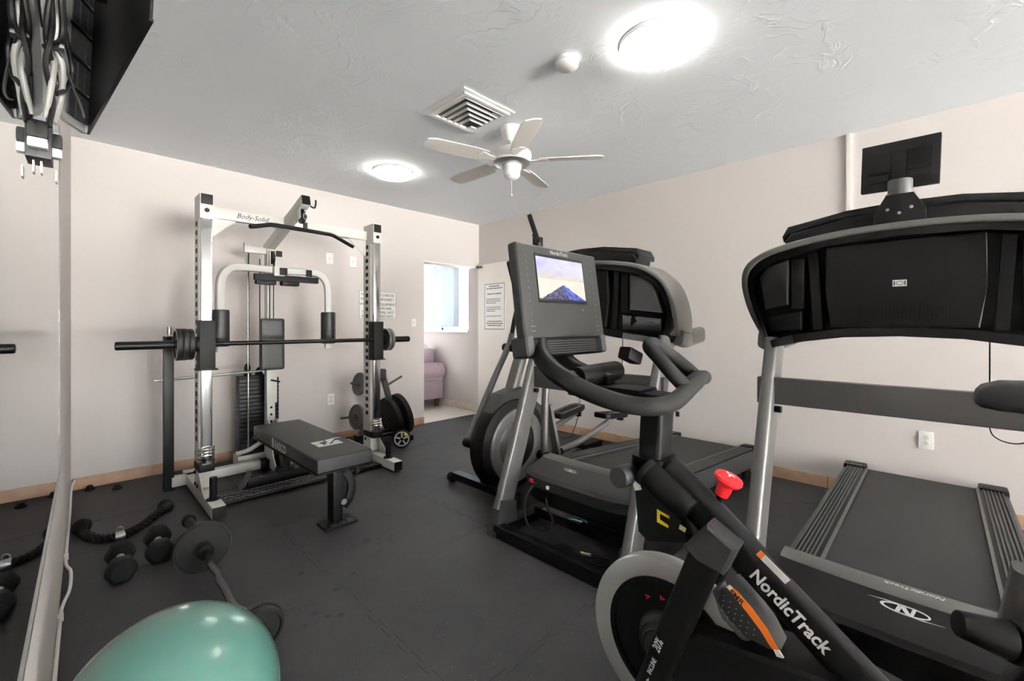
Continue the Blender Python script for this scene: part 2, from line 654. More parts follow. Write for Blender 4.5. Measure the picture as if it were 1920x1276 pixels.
# next room: long wall with the window, far wall
WX = 4.06
WY0, WY1, WZ0, WZ1 = 4.88, 6.3, 1.15, 2.16
wn = MB()
wn.span((WX, YB + 0.14, -0.1), (WX + 0.16, WY0, ZC))
wn.span((WX, WY0, -0.1), (WX + 0.16, WY1, WZ0))
wn.span((WX, WY0, WZ1), (WX + 0.16, WY1, ZC))
wn.span((WX, WY1, -0.1), (WX + 0.16, 8.2, ZC))
struct(wn.build('wall_far_right', M_WALL))
wfl = MB()
wfl.span((2.04, YB + 0.14, -0.1), (2.2, 6.5, ZC)).span((2.04, 7.3, -0.1), (2.2, 8.2, ZC)).span((2.04, 6.5, -0.1), (2.2, 7.3, .9)).span((2.04, 6.5, 2.1), (2.2, 7.3, ZC))  # opening in this unseen wall is added to brighten the next room
struct(wfl.build('wall_far_left', M_WALL))
struct(MB().span((2.2, 8.0, -0.1), (WX, 8.16, ZC)).build('wall_far', M_WALL))
win = struct(MB().span((WX - 0.03, WY0 - 0.02, WZ0 - 0.035), (WX + 0.10, WY1 + 0.02, WZ0), 0.004).build('window_1', M_WHITE))
fr = MB()
for a, b in (((WX + .06, WY0, WZ0), (WX + .11, WY0 + .035, WZ1)), ((WX + .06, WY1 - .035, WZ0), (WX + .11, WY1, WZ1)),
             ((WX + .06, WY0, WZ1 - .035), (WX + .11, WY1, WZ1)), ((WX + .06, WY0, WZ0), (WX + .11, WY1, WZ0 + .035)),
             ((WX + .06, 5.56, WZ0), (WX + .11, 5.61, WZ1))):
    fr.span(a, b)
fr.build('window_frame', M_WHITE, win)
gm = bpy.data.materials.new('window_glass')
gm.use_nodes = True
gb = gm.node_tree.nodes['Principled BSDF']
gb.inputs['Transmission Weight'].default_value = 1.0
gb.inputs['Roughness'].default_value = 0.02
gb.inputs['IOR'].default_value = 1.1
gb.inputs['Base Color'].default_value = (0.93, 0.97, 0.98, 1)
MB().span((WX + .08, WY0 + .03, WZ0 + .03), (WX + .086, 5.57, WZ1 - .03)).build('pane', gm, win)
MB().span((WX + .08, 5.60, WZ0 + .03), (WX + .086, WY1 - .03, WZ1 - .03)).build('pane', gm, win)

# vertical blind drawn over most of the window
vb = thing('vertical_blind', 'white vertical slat blind drawn over the window in the next room', 'blind', (WX - .03, 5.7, WZ1))
MB().span((WX - .075, WY0 - 0.10, WZ1 + .005), (WX - .015, WY1 + .05, WZ1 + .045), .004).build('head_rail', M_WHITE, vb)
M_SLAT = mat('blind_slat', (206, 216, 230), 0.6)
M_SLAT.node_tree.nodes['Principled BSDF'].inputs['Roughness'].default_value = 0.9
yy = 5.10
while yy < 6.3:
    a = math.radians(-30 + random.uniform(-9, 9))
    d = V((math.sin(a), math.cos(a), 0))
    MB().box((WX - .045, yy, (WZ0 + WZ1) / 2 + .02), (.085, .0025, WZ1 - WZ0 - .05),
             (d, V((d.y, -d.x, 0)), V((0, 0, 1)))).build('slat', M_SLAT, vb)
    yy += 0.079

# stone wall with planting seen through the uncovered strip of the window
gw = MB()
M_STONE = mat('garden_stone', (186, 180, 172), 0.9, var=0.2, scale=9, bump=0.4, bscale=20)
for r_ in range(9):
    z = 0.2 + r_ * 0.24
    y = 4.2 + (0.2 if r_ % 2 else 0)
    while y < 6.6:
        w = random.uniform(.3, .5)
        gw.span((6.2 + random.uniform(-.02, .02), y, z), (6.5, y + w - .02, z + .225), .012)
        y += w
tag(gw.build('garden_wall', M_STONE), 'pale stone garden wall outside, seen past the blind', 'wall')

# baseboard tiles
def base_run(name, pts, m, n_out, h=0.085, t=0.012, L=0.33):
    a, b = V(pts[0]), V(pts[1])
    d = (b - a).normalized()
    nrm = V(n_out)
    total = (b - a).length
    g = MB()
    g.beam(a + nrm * (t * .25) + V((0, 0, h / 2)), b + nrm * (t * .25) + V((0, 0, h / 2)), t * .5, h - .004)
    root = struct(g.build(name, M_GROUT))
    s = 0.0
    while s < total - 0.02:
        e = min(total, s + L - 0.004)
        p, q = a + d * s, a + d * e
        MB().beam(p + nrm * (t / 2) + V((0, 0, h / 2)), q + nrm * (t / 2) + V((0, 0, h / 2)), t, h, bev=.002).build('tile', m, root)
        s += L
    return root
base_run('baseboard_back', ((xl(YB) + .005, YB, 0), (OX0 - .005, YB, 0)), M_BASETILE, (0, -1, 0), L=.45)
base_run('baseboard_right', ((XR, YF, 0), (XR, 3.55, 0)), M_BASETILE, (-1, 0, 0), L=.45)
base_run('baseboard_far_right', ((WX, YB + .15, 0), (WX, 7.9, 0)), M_BASEPALE, (-1, 0, 0), h=.09, L=.45)

# opening trim: thin steel header rail
MB().span((OX0 - .01, YB - .012, OZ - .012), (XR - .06, YB + .15, OZ + .004)).build('trim_1', M_OFFWHITE)['kind'] = 'structure'

# white door folded back flat against the right wall
door = struct(MB().span((3.942, 3.62, .015), (3.985, 4.53, 2.05), .003).build('door_1', M_OFFWHITE))
hg = MB()
for z in (.25, 1.05, 1.85):
    hg.cyl((3.965, 4.545, z - .05), (3.965, 4.545, z + .05), .008, n=10)
hg.build('hinge', M_BRUSHED, door)
MB().lathe([(0, 0), (.012, 0), (.012, .03), (.027, .04), (.027, .06), (.015, .07), (0, .07)], (3.942, 3.69, 1.0), (-1, 0, 0), 16).build('door_handle', M_BRUSHED, door)
br = MB().span((3.90, 4.44, 2.005), (3.945, 4.52, 2.025)).cyl((3.91, 4.5, 2.0), (3.91, 4.5, 2.03), .012, n=10)
br.build('door_closer', M_MID, door)

# ------------------------------------------------------------------ smith machine with pulley tower
sm = thing('smith_machine', 'white and chrome smith machine with pulley tower and weight stack', 'gym machine', (1.26, 3.75, 0))
XL_, XR_, YU = 0.655, 1.915, 3.70
for x, out in ((XL_, -1), (XR_, 1)):
    up = MB().span((x - .038, YU - .088, .10), (x + .038, YU + .045, 2.07), .006).build('upright', M_WHITE_STEEL, sm)
    sl = MB()
    for k in range(26):
        z = .42 + k * .062
        sl.span((x - .0392, YU - .045, z), (x - .030, YU - .002, z + .034))
    sl.build('slot', M_DARK, up)['kind'] = 'stuff'
    # chrome guide in front, held by a bracket with a black end cap
    MB().span((x - .030, YU - .135, .27), (x + .034, YU - .092, 2.00), .008).build('guide_rod', M_CHROME, sm)
    gb_ = MB().span((x - .04, YU - .145, 1.95), (x + .04, YU + .035, 2.12), .006).build('top_bracket', M_WHITE_STEEL, sm)
    MB().span((x - .034, YU - .149, 2.045), (x + .034, YU - .143, 2.115), .003).build('end_cap', M_BLACK, gb_)
    MB().cyl((x, YU - .152, 2.005), (x, YU - .143, 2.005), .016, n=6).build('bolt', M_BLACK, gb_)
    MB().span((x - .045, YU - .15, .225), (x + .045, YU + .03, .275), .006).build('stop_block', M_BLACK, sm)
    sp = MB()
    n = 5 * 14
    sp.tube([(x + .047 * math.cos(2 * PI * i / 14), YU - .11 + .047 * math.sin(2 * PI * i / 14), .285 + .10 * i / n) for i in range(n + 1)], .0065, 6)
    sp.build('spring', M_CHROME, sm)
    # floor rail with gusset and storage peg
    rl = MB().span((x - .038, 3.21, .015), (x + .038, 4.22, .09), .006).build('floor_rail', M_WHITE_STEEL, sm)
    MB().span((x - .036, 3.204, .018), (x + .036, 3.212, .087), .003).build('end_cap', M_BLACK, rl)
    MB().prism([(3.45, .09), (3.74, .09), (3.74, .26), (3.65, .26)], (x + out * .039, 0, 0), (0, 1, 0), (0, 0, 1), .006).build('gusset', M_WHITE_STEEL, sm)
    for yy_, zz_ in ((3.63, .12), (3.70, .12), (3.70, .2)):
        MB().cyl((x - .047, yy_, zz_), (x + .047, yy_, zz_), .012, n=6).build('bolt', M_BLACK, sm)
    MB().cyl((x, 3.37, .09), (x, 3.37, .235), .022, n=16, bev=.004).cyl((x, 3.37, .088), (x, 3.37, .096), .04, n=16).build('storage_peg', M_BLACK, sm)
# storage post, black, behind the left upright
MB().span((.485, 4.06, .0), (.545, 4.13, 1.14), .005).build('rear_post', M_SATIN, sm)
MB().cyl((.515, 4.05, 1.15), (.515, 4.05, 1.21), .014, n=12).build('spring_pin', M_BRUSHED, sm)
MB().span((.53, 4.05, .02), (1.16, 4.12, .09), .006).build('rear_rail', M_WHITE_STEEL, sm)
MB().cyl((.43, 4.10, .815), (1.16, 4.16, .83), .010, n=10).build('storage_bar', M_BRUSHED, sm)

# top crossbar with script lettering
cb = MB().span((XL_ + .04, YU - .03, 1.985), (XR_ - .04, YU + .03, 2.065), .006).build('top_crossbar', M_WHITE_STEEL, sm)
text('Body-Solid', .052, (.855, YU - .031, 2.008), (1, 0, 0), (0, 0, 1), M_INK, cb, shear=.35, sx=.93)
for x, s in ((XL_ + .04, 1), (XR_ - .04, -1)):
    MB().prism([(0, 0), (s * .17, 0), (0, -.15)], (x, YU - .003, 1.987), (1, 0, 0), (0, 0, 1), .006).build('corner_gusset', M_WHITE_STEEL, sm)

# boom and tower
TX, TY = 1.21, 4.12
MB().span((TX - .032, TY - .04, .10), (TX + .032, TY + .04, 1.93), .006).build('tower_column', M_WHITE_STEEL, sm)
bo = MB().beam((TX, 4.19, 1.88), (TX, 3.30, 2.135), .062, .075, bev=.005).build('boom', M_WHITE_STEEL, sm)
MB().beam((TX, 3.31, 2.132), (TX, 3.292, 2.137), .058, .07, bev=.004).build('end_cap', M_BLACK, bo)
hk = MB().tube([(TX + .034, 3.31, 2.10), (TX + .06, 3.30, 2.09), (TX + .07, 3.30, 2.12), (TX + .07, 3.30, 2.15)], .006, 8, sm=4)
hk.build('hook', M_BLACK, bo)
pl = MB()
pl.cyl((TX - .012, 3.37, 2.03), (TX + .012, 3.37, 2.03), .055, n=24, bev=.004)
pl.cyl((TX - .012, 4.06, 1.80), (TX + .012, 4.06, 1.80), .055, n=24, bev=.004)
pl.build('pulley', M_BLACK, sm)
pb = MB()
for s in (-1, 1):
    pb.beam((TX + s * .02, 3.37, 2.01), (TX + s * .02, 3.39, 2.10), .005, .05, up=(0, 1, 0))
    pb.beam((TX + s * .02, 4.06, 1.66), (TX + s * .02, 4.06, 1.86), .005, .05, up=(0, 1, 0))
pb.build('pulley_bracket', M_WHITE_STEEL, sm)
MB().span((TX - .19, TY - .02, 1.83), (TX - .03, TY + .03, 1.88), .004).span((TX - .195, TY - .02, 1.83), (TX - .185, TY + .03, 1.91)).build('cable_bracket', M_WHITE_STEEL, sm)
MB().span((TX + .035, TY - .05, 1.815), (TX + .085, TY - .035, 1.865), .003).build('end_cap', M_BLACK, sm)
cabs = MB()
for x, y, z0, z1 in ((TX - .135, 4.22, .82, 1.87), (TX - .05, 4.22, .80, 1.80), (TX + .0, 4.02, .95, 1.80), (TX - .03, 4.02, .95, 1.72)):
    cabs.cyl((x, y, z0), (x, y, z1), .004, n=8)
cabs.tube([(TX, 3.315, 2.02), (TX, 3.315, 1.965)], .004, 8)
cabs.build('cable', M_DARK, sm)
MB().cyl((TX - .135, 4.235, .1), (TX - .135, 4.235, 1.86), .008, n=10).cyl((TX + .05, 4.235, .1), (TX + .05, 4.235, 1.86), .008, n=10).build('stack_guide', M_CHROME, sm)

# pec deck arms and their black cross plate
MB().beam((TX - .17, 3.93, 1.615), (TX + .33, 3.93, 1.615), .05, .05, up=(0, 0, 1), bev=.004).build('pivot_bar', M_BLACK, sm)
MB().span((TX - .16, 3.90, 1.555), (TX - .01, 3.97, 1.595), .014).span((TX + .03, 3.90, 1.555), (TX + .17, 3.97, 1.595), .014).build('pivot_pad', M_BLACK, sm)
MB().span((TX + .01, 3.895, 1.64), (TX + .07, 3.90, 1.70), .003).build('end_cap', M_BLACK, sm)
MB().span((TX + .22, 3.895, 1.64), (TX + .27, 3.90, 1.70), .003).build('end_cap', M_BLACK, sm)
MB().span((TX - .03, 3.90, 1.63), (TX + .05, 4.10, 1.71), .006).build('arm_mount', M_WHITE_STEEL, sm)
for s in (-1, 1):
    ex = TX + s * .41
    arm = [(TX + s * .04, 3.95, 1.68), (TX + s * .24, 3.93, 1.68), (TX + s * .34, 3.91, 1.665), (TX + s * .395, 3.90, 1.60), (ex, 3.90, 1.50), (ex, 3.90, 1.30), (ex, 3.90, 1.02)]
    MB().rtube(arm, .055, .055, up=(0, 1, 0), sm=5, rnd=.008).build('pec_arm', M_WHITE_STEEL, sm)
    MB().cyl((ex, 3.895, 1.06), (ex, 3.895, 1.34), .062, n=24, bev=.014).build('arm_pad', M_VINYL, sm)
MB().box((TX - .022, 3.98, 1.065), (.18, .07, .43), bev=.03, seg=4).build('back_pad', M_VINYL, sm)
MB().span((TX - .05, 4.0, 1.0), (TX + .02, 4.09, 1.1)).build('pad_bracket', M_WHITE_STEEL, sm)
ad = MB()
for k in range(7):
    ad.cyl((TX, TY - .043, .34 + k * .06), (TX, TY - .03, .34 + k * .06), .01, n=10)
ad.build('adjust_hole', M_DARK, sm)['kind'] = 'stuff'
MB().span((TX - .04, 4.06, .56), (TX + .04, 4.075, .86), .003).build('seat_bracket', M_WHITE_STEEL, sm)
MB().cyl((TX - .02, 4.02, .76), (TX + .05, 4.02, .74), .007, n=10).build('adjust_pin', M_BLACK, sm)

# weight stack: every plate its own piece
pm = MB().span((-.155, -.06, -.0155), (.155, .06, .0155), .003).build('stack_plate', M_SATIN, None)
pm.parent = sm
pm.location = V((TX - .045, 4.30, .155)) - sm.location
notch = MB().span((.06, -.062, -.006), (.10, -.058, .006)).build('notch', M_DARK, None)
notch.parent = pm
for k in range(1, 18):
    c = pm.copy()
    COL.objects.link(c)
    c.location = pm.location + V((0, 0, .0345 * k))
    n_ = notch.copy()
    COL.objects.link(n_)
    n_.parent = c
MB().span((TX - .20, 4.25, .752), (TX + .02, 4.35, .785), .004).build('stack_head', M_BLACK, sm)
MB().lathe([(.03, 0), (.03, .03), (.022, .05), (.026, .07), (.018, .10), (.008, .11)], (TX - .135, 4.26, .785), (0, 0, 1), 14).lathe([(.03, 0), (.03, .02), (.022, .03), (.024, .05), (.01, .07)], (TX - .045, 4.26, .785), (0, 0, 1), 14).build('cable_boot', M_RUBBER, sm)
MB().span((TX - .22, 4.20, .03), (TX + .14, 4.36, .115), .006).build('stack_base', M_WHITE_STEEL, sm)
MB().span((TX - .19, 4.22, .115), (TX + .10, 4.38, .138), .01).build('stack_cushion', M_RUBBER, sm)
MB().tube([(.905, 3.90, .222), (.985, 3.90, .232), (1.05, 3.90, .262), (1.11, 3.90, .292), (TX - .03, 3.93, .30)], .017, 12, sm=5).build('curl_handle', M_SILVER, sm)
lo = MB().prism([(3.80, .03), (4.08, .03), (4.08, .42), (4.02, .42), (3.90, .14)], (TX - .04, 0, 0), (0, 1, 0), (0, 0, 1), .008)
lo.prism([(3.80, .03), (4.08, .03), (4.08, .42), (4.02, .42), (3.90, .14)], (TX + .034, 0, 0), (0, 1, 0), (0, 0, 1), .008)
lo.build('low_pulley_bracket', M_WHITE_STEEL, sm)
MB().cyl((TX - .03, 3.97, .16), (TX + .03, 3.97, .16), .05, n=20, bev=.004).build('low_pulley', M_BLACK, sm)
for a_ in (-.09, .03):
    MB().span((TX + a_, 3.99, .01), (TX + a_ + .06, 4.10, .10), .006).build('rail_socket', M_BLACK, sm)
MB().span((TX + .09, 4.01, .02), (XR_ + .02, 4.08, .09), .006).build('rear_rail', M_WHITE_STEEL, sm)

# diamond foot plate between the rails
fp = MB().span((XL_ + .04, 3.41, .02), (XR_ - .04, 3.59, .032), .002).build('foot_plate', M_SATIN, sm)
dm = MB()
for r_ in range(3):
    for k in range(30):
        x = XL_ + .075 + k * .0395 + (.02 if r_ % 2 else 0)
        a = .6 if (k + r_) % 2 else -.6
        dm.box((x, 3.445 + r_ * .055, .0335), (.036, .010, .006), (V((math.cos(a), math.sin(a), 0)), V((-math.sin(a), math.cos(a), 0)), V((0, 0, 1))))
do = dm.build('diamond_tread', M_GREY, fp)
do['kind'] = 'stuff'

# sliding bar with its carriages
YBAR = 3.575
MB().cyl((XL_ + .04, YBAR - .02, 1.095), (XR_ - .04, YBAR - .02, 1.095), .016, n=20).build('smith_bar', M_SATIN, sm)
for x, s, e in ((XL_, -1, .19), (XR_, 1, 2.235)):
    cr = MB().span((x - .045, YBAR - .045, .925), (x + .045, YBAR + .06, 1.255), .004).build('carriage', M_BLACK, sm)
    MB().span((x - .058, YBAR - .058, .917), (x + .058, YBAR + .07, .926), .002).build('carriage_flange', M_BLACK, cr)
    MB().cyl((x + s * .04, YBAR - .02, 1.095), (e, YBAR - .02, 1.095), .0265, n=24, bev=.012).build('bar_sleeve', M_SATIN, sm)
    MB().cyl((x + s * .046, YBAR - .02, 1.095), (x + s * .062, YBAR - .02, 1.095), .05, n=20).build('sleeve_collar', M_BLACK, sm)

# lat bar hung from the boom
lb = thing('lat_pulldown_bar', 'long black lat bar with bent ends hanging from the boom', 'pulldown bar', (TX, 3.315, 1.91))
MB().tube([(.835, 3.25, 1.875), (.865, 3.26, 1.882), (.97, 3.285, 1.915), (1.0, 3.29, 1.918), (1.40, 3.33, 1.918), (1.43, 3.335, 1.913), (1.56, 3.36, 1.868), (1.60, 3.365, 1.853)], .0145, 12).build('bar', M_SATIN, lb)
MB().span((TX - .012, 3.30, 1.925), (TX + .012, 3.325, 1.975), .003).build('bar_lug', M_SATIN, lb)
ch = MB()
for k in range(3):
    pts = []
    for i in range(12):
        t = 2 * PI * i / 12
        a, b = .013 * math.cos(t), .026 * math.sin(t)
        pts.append((TX + (a if k % 2 else 0), 3.3125 + (0 if k % 2 else a), 1.985 + k * .036 + b))
    ch.tube(pts, .0035, 6, closed=True, up=(1, 0.3, 0.1))
ch.build('carabiner_chain', M_BRUSHED, lb)

# plates on the sliding bar
def weight_plate(name, label, o, axis, r, t, m, group, hole=.0265, grips=False, ridge=True, lip=None):
    a = V(axis).normalized()
    root = thing(name, label, 'weight plate', V(o), group)
    h = t / 2
    prof = [(hole, -h * .95), (r * .30, -h * .95), (r * .34, -h * .45), (r * .82, -h * .45), (r * .86, -h), (r * .97, -h), (r, -h * .7),
            (r, h * .7), (r * .97, h), (r * .86, h), (r * .82, h * .45), (r * .34, h * .45), (r * .30, h * .95), (hole, h * .95)]
    if not ridge:
        prof = [(hole, -h), (r * .22, -h), (r * .24, -h * .75), (r * .9, -h * .75), (r * .93, -h), (r * .985, -h), (r, -h * .75),
                (r, h * .75), (r * .985, h), (r * .93, h), (r * .9, h * .75), (r * .24, h * .75), (r * .22, h), (hole, h)]
    MB().lathe(prof, o, a, 40, close=True).build('disc', m, root)
    if lip:
        MB().lathe([(r * .86, h * .99), (r * .97, h * .99), (r * .97, h * 1.06), (r * .86, h * 1.06)], o, a, 40, close=True).build('rim_paint', lip, root)
    return root
PG = 'small plates loaded on the sliding bar'
cY = YBAR - .02
weight_plate('weight_plate', 'outer small black plate on the left end of the sliding bar', (.497, cY, 1.095), (-1, 0, 0), .105, .030, M_IRON, PG, lip=M_DIMLOGO)
weight_plate('weight_plate', 'middle small black plate on the left end of the sliding bar', (.529, cY, 1.095), (-1, 0, 0), .105, .030, M_IRON, PG)
weight_plate('weight_plate', 'inner small black plate beside the left carriage of the sliding bar', (.561, cY, 1.095), (-1, 0, 0), .103, .030, M_IRON, PG)
weight_plate('weight_plate', 'inner small dark plate beside the right carriage of the sliding bar', (1.995, cY, 1.095), (1, 0, 0), .100, .026, M_GREYIRON, PG)
weight_plate('weight_plate', 'outer small grey plate on the right end of the sliding bar', (2.024, cY, 1.095), (1, 0, 0), .100, .026, M_GREYIRON, PG)

# ------------------------------------------------------------------ flat bench
fb = thing('flat_bench', 'black padded flat weight bench standing in front of the smith machine', 'bench', (1.16, 3.1, 0))
pad = MB().span((.99, 2.535, .365), (1.33, 3.765, .45), .014, 3).build('bench_pad', M_VINYL, fb)
MB().span((.985, 2.53, .358), (1.335, 3.77, .366), .002).build('pad_board', M_BLACK, pad)
em = MB()
for poly in ([(-.075, -.075), (-.005, -.075), (-.005, -.035), (-.045, -.035), (-.045, .0), (-.075, .0)],
             [(.005, -.075), (.075, -.075), (.075, .075), (.045, .075), (.045, -.035), (.005, -.035)],
             [(-.075, .012), (-.02, .012), (.025, -.02), (.035, .0), (-.02, .04), (-.075, .075)],
             [(-.02, .055), (.035, .02), (.035, .075), (-.02, .075)], [(-.095, .075), (-.08, .02), (-.08, .10), (-.095, .13)]):
    em.prism([(x * .95, y * 1.05) for x, y in poly], (1.185, 2.87, .4497), (0, -1, 0), (1, 0, 0), .0012)
em.build('printed_emblem', M_LOGO, pad)
sb = MB()
for poly in ([(0, 0), (.035, 0), (.035, .065), (0, .065)],):
    sb.prism(poly, (.9898, 3.32, .375), (0, -1, 0), (0, 0, 1), .0008)
sb.build('side_mark', M_DIMLOGO, pad)
text('FASCO', .075, (.9895, 3.265, .378), (0, -1, 0), (0, 0, 1), M_DIMLOGO, pad, sx=.95, bold=.001)
MB().span((1.145, 2.62, .32), (1.205, 3.72, .36), .004).build('spine', M_SATIN, fb)
MB().span((1.13, 2.64, .012), (1.19, 2.73, .33), .005).build('front_post', M_SATIN, fb)
MB().span((1.165, 3.66, .10), (1.225, 3.74, .36), .005).build('rear_post', M_SATIN, fb)
q = smooth_path([(1.205, 2.66, .31), (1.235, 2.655, .27), (1.25, 2.65, .21), (1.235, 2.65, .14), (1.20, 2.655, .09)], 5)
MB().rtube(q, .05, .018, up=(0, 1, 0), rnd=.004).build('curved_brace', M_SATIN, fb)
MB().prism([(1.188, .09)] + [(p.x, p.z) for p in q[::-1]] + [(1.188, .31)], (0, 2.668, 0), (1, 0, 0), (0, 0, 1), .012).build('brace_plate', M_BLACK, fb)
MB().cyl((1.19, 2.625, .13), (1.19, 2.64, .13), .018, n=14).build('bolt', M_BRUSHED, fb)
bp_ = MB().span((1.06, 2.585, .002), (1.265, 2.72, .012), .004).build('base_plate', M_SATIN, fb)
gp = MB()
for i in range(3):
    gp.span((1.095 + i * .055, 2.60, .012), (1.135 + i * .055, 2.635, .016), .002)
gp.build('grip_pad', M_CHAR, bp_)
rb_ = MB().beam((.93, 3.70, .045), (1.46, 3.70, .045), .075, .075, bev=.005).build('rear_foot', M_SATIN, fb)
MB().prism([(-.045, -.085), (.045, -.085), (.06, .05), (-.03, .05)], (.925, 3.70, .075), (0, 1, 0), V((.35, 0, .6)).normalized(), .008).build('foot_plate', M_CHAR, rb_)
MB().span((1.135, 3.66, .075), (1.255, 3.74, .105), .004).build('post_shoe', M_SATIN, fb)
MB().prism([(2.73, .33), (2.90, .33), (2.73, .20)], (1.155, 0, 0), (0, 1, 0), (0, 0, 1), .01).build('gusset', M_SATIN, fb)
MB().cyl((1.20, 2.66, .30), (1.29, 2.66, .30), .012, n=12).cyl((1.27, 2.66, .30), (1.295, 2.66, .30), .03, n=16, bev=.004).build('wheel_knob', M_RUBBER, fb)

# ------------------------------------------------------------------ plate tree behind the rack
pt = thing('plate_tree', 'black weight plate tree with bar arms standing by the opening', 'plate rack', (2.25, 4.2, 0))
MB().beam((2.33, 4.22, .70), (2.50, 4.21, .10), .05, .05, up=(0, 1, 0), bev=.005).build('leg', M_MID, pt)
MB().beam((2.26, 4.22, .70), (2.09, 4.21, .10), .05, .05, up=(0, 1, 0), bev=.005).build('leg', M_MID, pt)
MB().box((2.295, 4.20, .70), (.11, .075, .13), bev=.03, seg=3).build('top_cap', M_CHAR, pt)
for a, b in (((2.36, 4.21, .575), (2.545, 4.19, .665)), ((2.23, 4.21, .60), (1.965, 4.18, .645)), ((2.44, 4.21, .25), (2.64, 4.19, .30)), ((2.15, 4.21, .29), (1.86, 4.17, .315))):
    MB().cyl(a, b, .0125, n=12).build('plate_peg', M_MID, pt)
MB().span((2.02, 4.16, .05), (2.56, 4.25, .11), .005).build('cross_rail', M_SATIN, pt)
ft = MB().span((2.02, 4.00, .0), (2.09, 4.42, .055), .006).span((2.50, 4.00, 0), (2.57, 4.42, .055), .006)
ft.build('floor_foot', M_SATIN, pt)
MB().span((2.12, 4.13, .085), (2.44, 4.14, .095)).build('rail_edge', M_BRUSHED, pt)
TG = 'plates stored on the plate tree'
axR = V((.97, -.05, .23))
weight_plate('bumper_plate', 'big black bumper plate on the tree, left of the slanting leg', V((2.459, 4.17, .25)) - axR * .056, axR, .225, .05, M_RUBBER, TG, ridge=False)
weight_plate('bumper_plate', 'big black bumper plate on the tree, right of the leg toward the opening', V((2.459, 4.17, .25)) + axR * .060, axR, .225, .055, M_RUBBER, TG, ridge=False)
weight_plate('weight_plate', 'grey iron plate on the upper left peg of the plate tree', (2.06, 4.195, .628), (-.98, -.08, .15), .115, .03, M_GREYIRON, TG)
weight_plate('weight_plate', 'grey iron plate on the lower left peg of the plate tree', (2.03, 4.19, .30), (-.97, -.12, .1), .125, .03, M_GREYIRON, TG)

# small spoked roller wheel in front of the bumper plates
aw = thing('roller_wheel', 'small spoked ab roller wheel with a yellow mark, before the bumper plates', 'ab roller', (2.335, 3.845, 0))
ax_ = V((-.50, -.86, .03)).normalized()
oc = V((2.335, 3.845, .088))
MB().lathe([(.070, -.022), (.082, -.022), (.088, -.014), (.088, .014), (.082, .022), (.070, .022)], oc, ax_, 36, close=True).build('tyre', M_RUBBER, aw)
MB().lathe([(.062, -.018), (.074, -.018), (.074, .025), (.062, .025)], oc, ax_, 36, close=True).build('rim', M_SILVER, aw)
d_, s_, u_ = axes(ax_)
spk = MB()
for k in range(5):
    t = 2 * PI * k / 5 + .3
    e = s_ * math.cos(t) + u_ * math.sin(t)
    spk.beam(oc + e * .008 + ax_ * .020, oc + e * .066 + ax_ * .020, .016, .012, up=ax_)
spk.build('spokes', M_SILVER, aw)
MB().cyl(oc - ax_ * .02, oc + ax_ * .03, .016, n=16).build('hub', M_BLACK, aw)
MB().cyl(oc - ax_ * .015, oc + ax_ * .010, .064, n=24).build('inner_disc', M_DARK, aw)
e = s_ * math.cos(1.0) + u_ * math.sin(1.0)
MB().cyl(oc + s_ * .038 + u_ * .045 + ax_ * .02, oc + s_ * .038 + u_ * .045 + ax_ * .0265, .017, n=16).build('yellow_mark', M_YELLOW, aw)
MB().cyl(oc - ax_ * .085, oc - ax_ * .02, .014, n=14).build('handle', M_RUBBER, aw)

# ------------------------------------------------------------------ curl bar, dumbbells, rope, ball
ez = thing('curl_bar', 'bent chrome curl bar lying loaded on the floor behind the ball', 'barbell', (.48, 2.3, 0))
def zb(y):
    return .122 + (y - 2.60) * .046
path = [(.463, 2.56, zb(2.56)), (.463, 2.46, zb(2.46)), (.459, 2.40, zb(2.40)), (.466, 2.30, zb(2.30)), (.459, 2.25, zb(2.25)), (.463, 2.18, zb(2.18)),
        (.462, 2.08, zb(2.08)), (.464, 2.00, zb(2.00)), (.490, 1.93, zb(1.93)), (.497, 1.86, zb(1.86))]
MB().tube(path, .0155, 12, sm=4).build('shaft', M_DARKCHROME, ez)
MB().cyl((.463, 2.57, zb(2.57)), (.463, 2.99, zb(2.99)), .0245, n=20, bev=.005).build('sleeve', M_BLACK, ez)
MB().cyl((.463, 2.535, zb(2.53)), (.463, 2.575, zb(2.57)), .036, n=20, bev=.004).build('sleeve_collar', M_BLACK, ez)
MB().cyl((.497, 1.87, zb(1.87)), (.497, 1.765, zb(1.765)), .0245, n=20, bev=.005).build('sleeve', M_BLACK, ez)
MB().cyl((.497, 1.88, zb(1.88)), (.497, 1.855, zb(1.85)), .036, n=20, bev=.004).build('sleeve_collar', M_BLACK, ez)
MB().cyl((.463, 2.955, zb(2.95)), (.463, 2.992, zb(2.99)), .034, n=20, bev=.004).build('end_ring', M_BLACK, ez)
EG = 'plates on the floor curl bar'
weight_plate('weight_plate', 'worn black plate on the far end of the floor curl bar', (.463, 2.605, zb(2.605)), (0, -1, -.046), .1225, .028, M_IRON, EG, ridge=False)
weight_plate('weight_plate', 'small black plate on the near end of the curl bar, farther from the ball', (.497, 1.835, zb(1.835)), (0, -1, -.046), .086, .024, M_IRON, EG)
weight_plate('weight_plate', 'small black plate on the near end of the curl bar, touching close to the ball', (.497, 1.808, zb(1.808)), (0, -1, -.046), .083, .024, M_IRON, EG)

